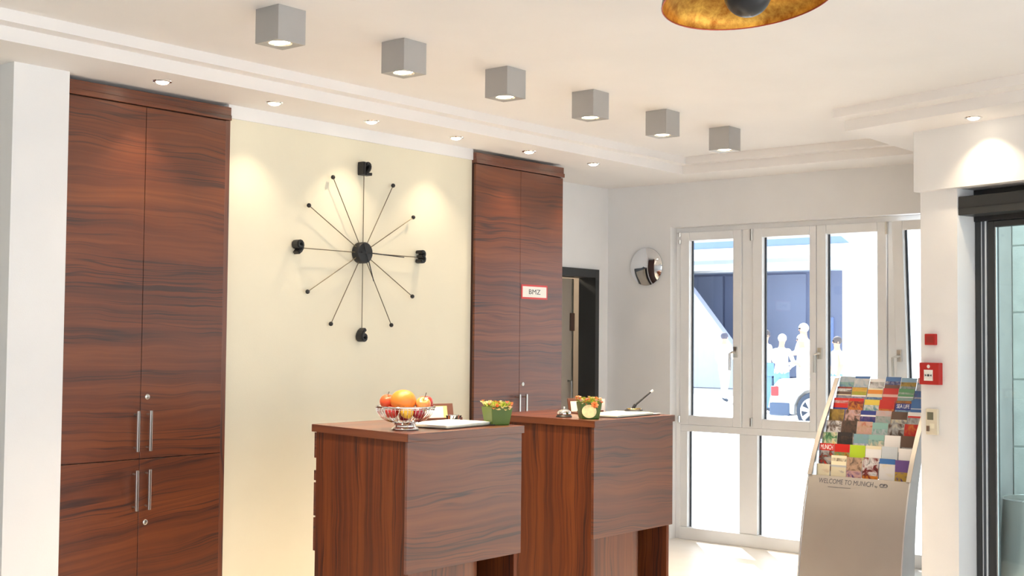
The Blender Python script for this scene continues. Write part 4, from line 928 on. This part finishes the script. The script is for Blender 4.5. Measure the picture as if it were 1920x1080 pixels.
    T = Matrix.Translation((x, y, -0.02)) @ Matrix.Rotation(yaw, 4, 'Z') @ Matrix.Diagonal((k, k, k, 1))
    t = thing('person', (x, y, -0.02), label, 'person', 'people on the street')
    obj('body', g.xf(T), [SKIN, shirt, trou, SHOE], t, smooth=True, recalc=False)
    hg = Geo().ball(hc + Vector((tx * .4, -.012 + ty * .4, .040)), .098, 20, 14, (.93, 1.06, .98))
    hv = [i for i, q in enumerate(hg.v) if q.z < hc.z - .03 or (q.y > hc.y + .062 and q.z < hc.z + .06)]
    bad = set(hv); keep = [(f, m_) for f, m_ in zip(hg.f, hg.m) if not all(i in bad for i in f)]
    hg.f = [f for f, _ in keep]; hg.m = [m_ for _, m_ in keep]
    obj('hair', hg.xf(T), hair, t, smooth=True, recalc=False)
    return t, T
AW = -PI / 2 + 0.4   # looking away from the windows, towards the building
person(27.9, 16.2, -PI / 2, 1.72, CW, CW, HG, 'person in white seen from behind, alone behind the left window pane', (0.04, 0.08), (0.05, 0.12), 0.16, (0, 0), 0.5)
P2, T2 = person(24.6, 13.28, -PI / 2 - 0.5, 1.76, CW, CB, HD, 'person in white shirt with shoulder strap at the left of the street group', (0.06, 0.1), (0.05, 0.2), 0.0, (0.0, 0.0))
person(23.6, 12.36, -PI / 2, 1.66, CW, CB, HW, 'person in white shirt and pale hat in the middle of the street group', (0.1, 0.25), (0.1, 0.25), 0.0, (0, 0.03))
person(24.3, 12.28 - 0.02, 0.7, 1.66, CW, CW, HW, 'person all in white with pale hair at the right of the street group', (0.1, 0.25), (0.05, 0.15), 0.0, (0.0, 0.0), 0.5)
person(25.2, 12.66, 0.9, 1.90, CW, CS, HW, 'tall person in white behind the right end of the street group', (0.12, 0.3), (0.1, 0.3), 0.0)
person(24.0, 11.33, 0.9, 1.62, CY, CB, HD, 'person in pale yellow shirt and jeans seen through the third window pane', (0.02, 0.05), (0.0, 0.05), 0.05, (0, -0.02))
obj('strap', Geo().tube([T2 @ Vector((-.15, .11, 1.44)), T2 @ Vector((0.02, -.145, 1.25)), T2 @ Vector((0.19, -.10, 1.0))], 0.012, 6), BF, P2)
obj('shoulder_bag', Geo().box(.17, .27, -.20, .06, .78, 1.06).xf(T2), CB, P2, bevel=0.02, label='blue shoulder bag')

# parked car: rear at left (+y), driving direction -y, flank towards the windows
car = thing('car', (20.9, 9.1, -0.02), 'white parked car in front of the street group', 'car')
CP = mat('white_car_paint', (0.74, 0.74, 0.75), 0.25, coat=0.6); CGL = mat('car_glass', (0.03, 0.04, 0.055), 0.08); TYRE = mat('tyre', (0.05, 0.07, 0.11), 0.8); RIM = mat('rim_silver', (0.72, 0.72, 0.73), 0.3, 0.4)
TL = mat('tail_light', (0.60, 0.05, 0.06), 0.25); LOWB = mat('bumper_blue_grey', (0.07, 0.11, 0.20), 0.5)
def arc(cy, r, a0, a1, n=8): return [(cy + r * math.cos(a0 + (a1 - a0) * i / n), 0.29 + r * math.sin(a0 + (a1 - a0) * i / n)) for i in range(n + 1)]
lowr = [(11.14, 0.25), (11.17, 0.45), (11.12, 0.70), (11.02, 0.80), (10.1, 0.86), (7.9, 0.84), (7.2, 0.72), (7.05, 0.5), (7.08, 0.22)]
bot = [(7.33, 0.20)] + arc(7.70, 0.36, PI * 1.06, -PI * 0.06)[::1] + arc(10.38, 0.36, PI * 1.06, -PI * 0.06)
poly = lowr + bot
b1 = obj('body', yz(poly, 20.05, 21.75), CP, car, bevel=0.03)
ws = obj('windscreen_frame', Geo().tube([(20.25, 8.35, 0.83), (20.32, 8.68, 1.16), (21.48, 8.68, 1.16), (21.55, 8.35, 0.83)], 0.022, 8), CP, car)
obj('windscreen', Geo().add([(20.27, 8.36, 0.84), (20.34, 8.67, 1.15), (21.46, 8.67, 1.15), (21.53, 8.36, 0.84), (20.27, 8.37, 0.83), (20.34, 8.68, 1.14), (21.46, 8.68, 1.14), (21.53, 8.37, 0.83)], [(0, 1, 2, 3), (7, 6, 5, 4), (0, 4, 5, 1), (1, 5, 6, 2), (2, 6, 7, 3), (3, 7, 4, 0)]), GLASS, ws)
for xs in (20.48, 21.02): obj('seat', Geo().box(xs, xs + 0.42, 9.55, 9.70, 0.70, 1.02), CS, car, bevel=0.05)
for yw in (10.38, 7.70):
    for xs, xn in ((20.04, 1), (21.58, -1)):
        R2_ = Matrix.Translation((xs, yw, 0.29)) @ Matrix.Rotation(PI / 2, 4, 'Y')
        w_ = obj('wheel', Geo().lathe([(0.21, 0.0), (0.29, 0.01), (0.31, 0.04), (0.31, 0.16), (0.29, 0.19), (0.21, 0.20)], 32).xf(R2_), TYRE, car, smooth=True)
        if xn == 1:
            q = Geo().tube([R2_ @ Vector((0.205 * math.cos(2 * PI * k / 32), 0.205 * math.sin(2 * PI * k / 32), -0.004)) for k in range(32)], 0.014, 6, closed=True)
            for k in range(7):
                a = 2 * PI * k / 7; q.tube([R2_ @ Vector((0.03 * math.cos(a), 0.03 * math.sin(a), -0.012)), R2_ @ Vector((0.2 * math.cos(a), 0.2 * math.sin(a), -0.006))], [0.03, 0.045], 6)
            obj('rim', q, RIM, w_, smooth=True)
obj('tail_light', Geo().box(20.03, 20.30, 11.02, 11.16, 0.52, 0.68), TL, car, bevel=0.015, label='red tail light')
obj('rear_bumper', Geo().box(20.035, 21.76, 10.80, 11.20, 0.20, 0.42), LOWB, car, bevel=0.03)
obj('door_line', Geo().box(20.045, 20.0495, 9.18, 9.19, 0.26, 0.82), LOWB, car)
obj('door_handle', Geo().box(20.02, 20.0495, 9.30, 9.46, 0.70, 0.725), RIM, car, bevel=0.005)

car.location.y -= 0.46; car.scale = (1.0, 1.0, 1.06)
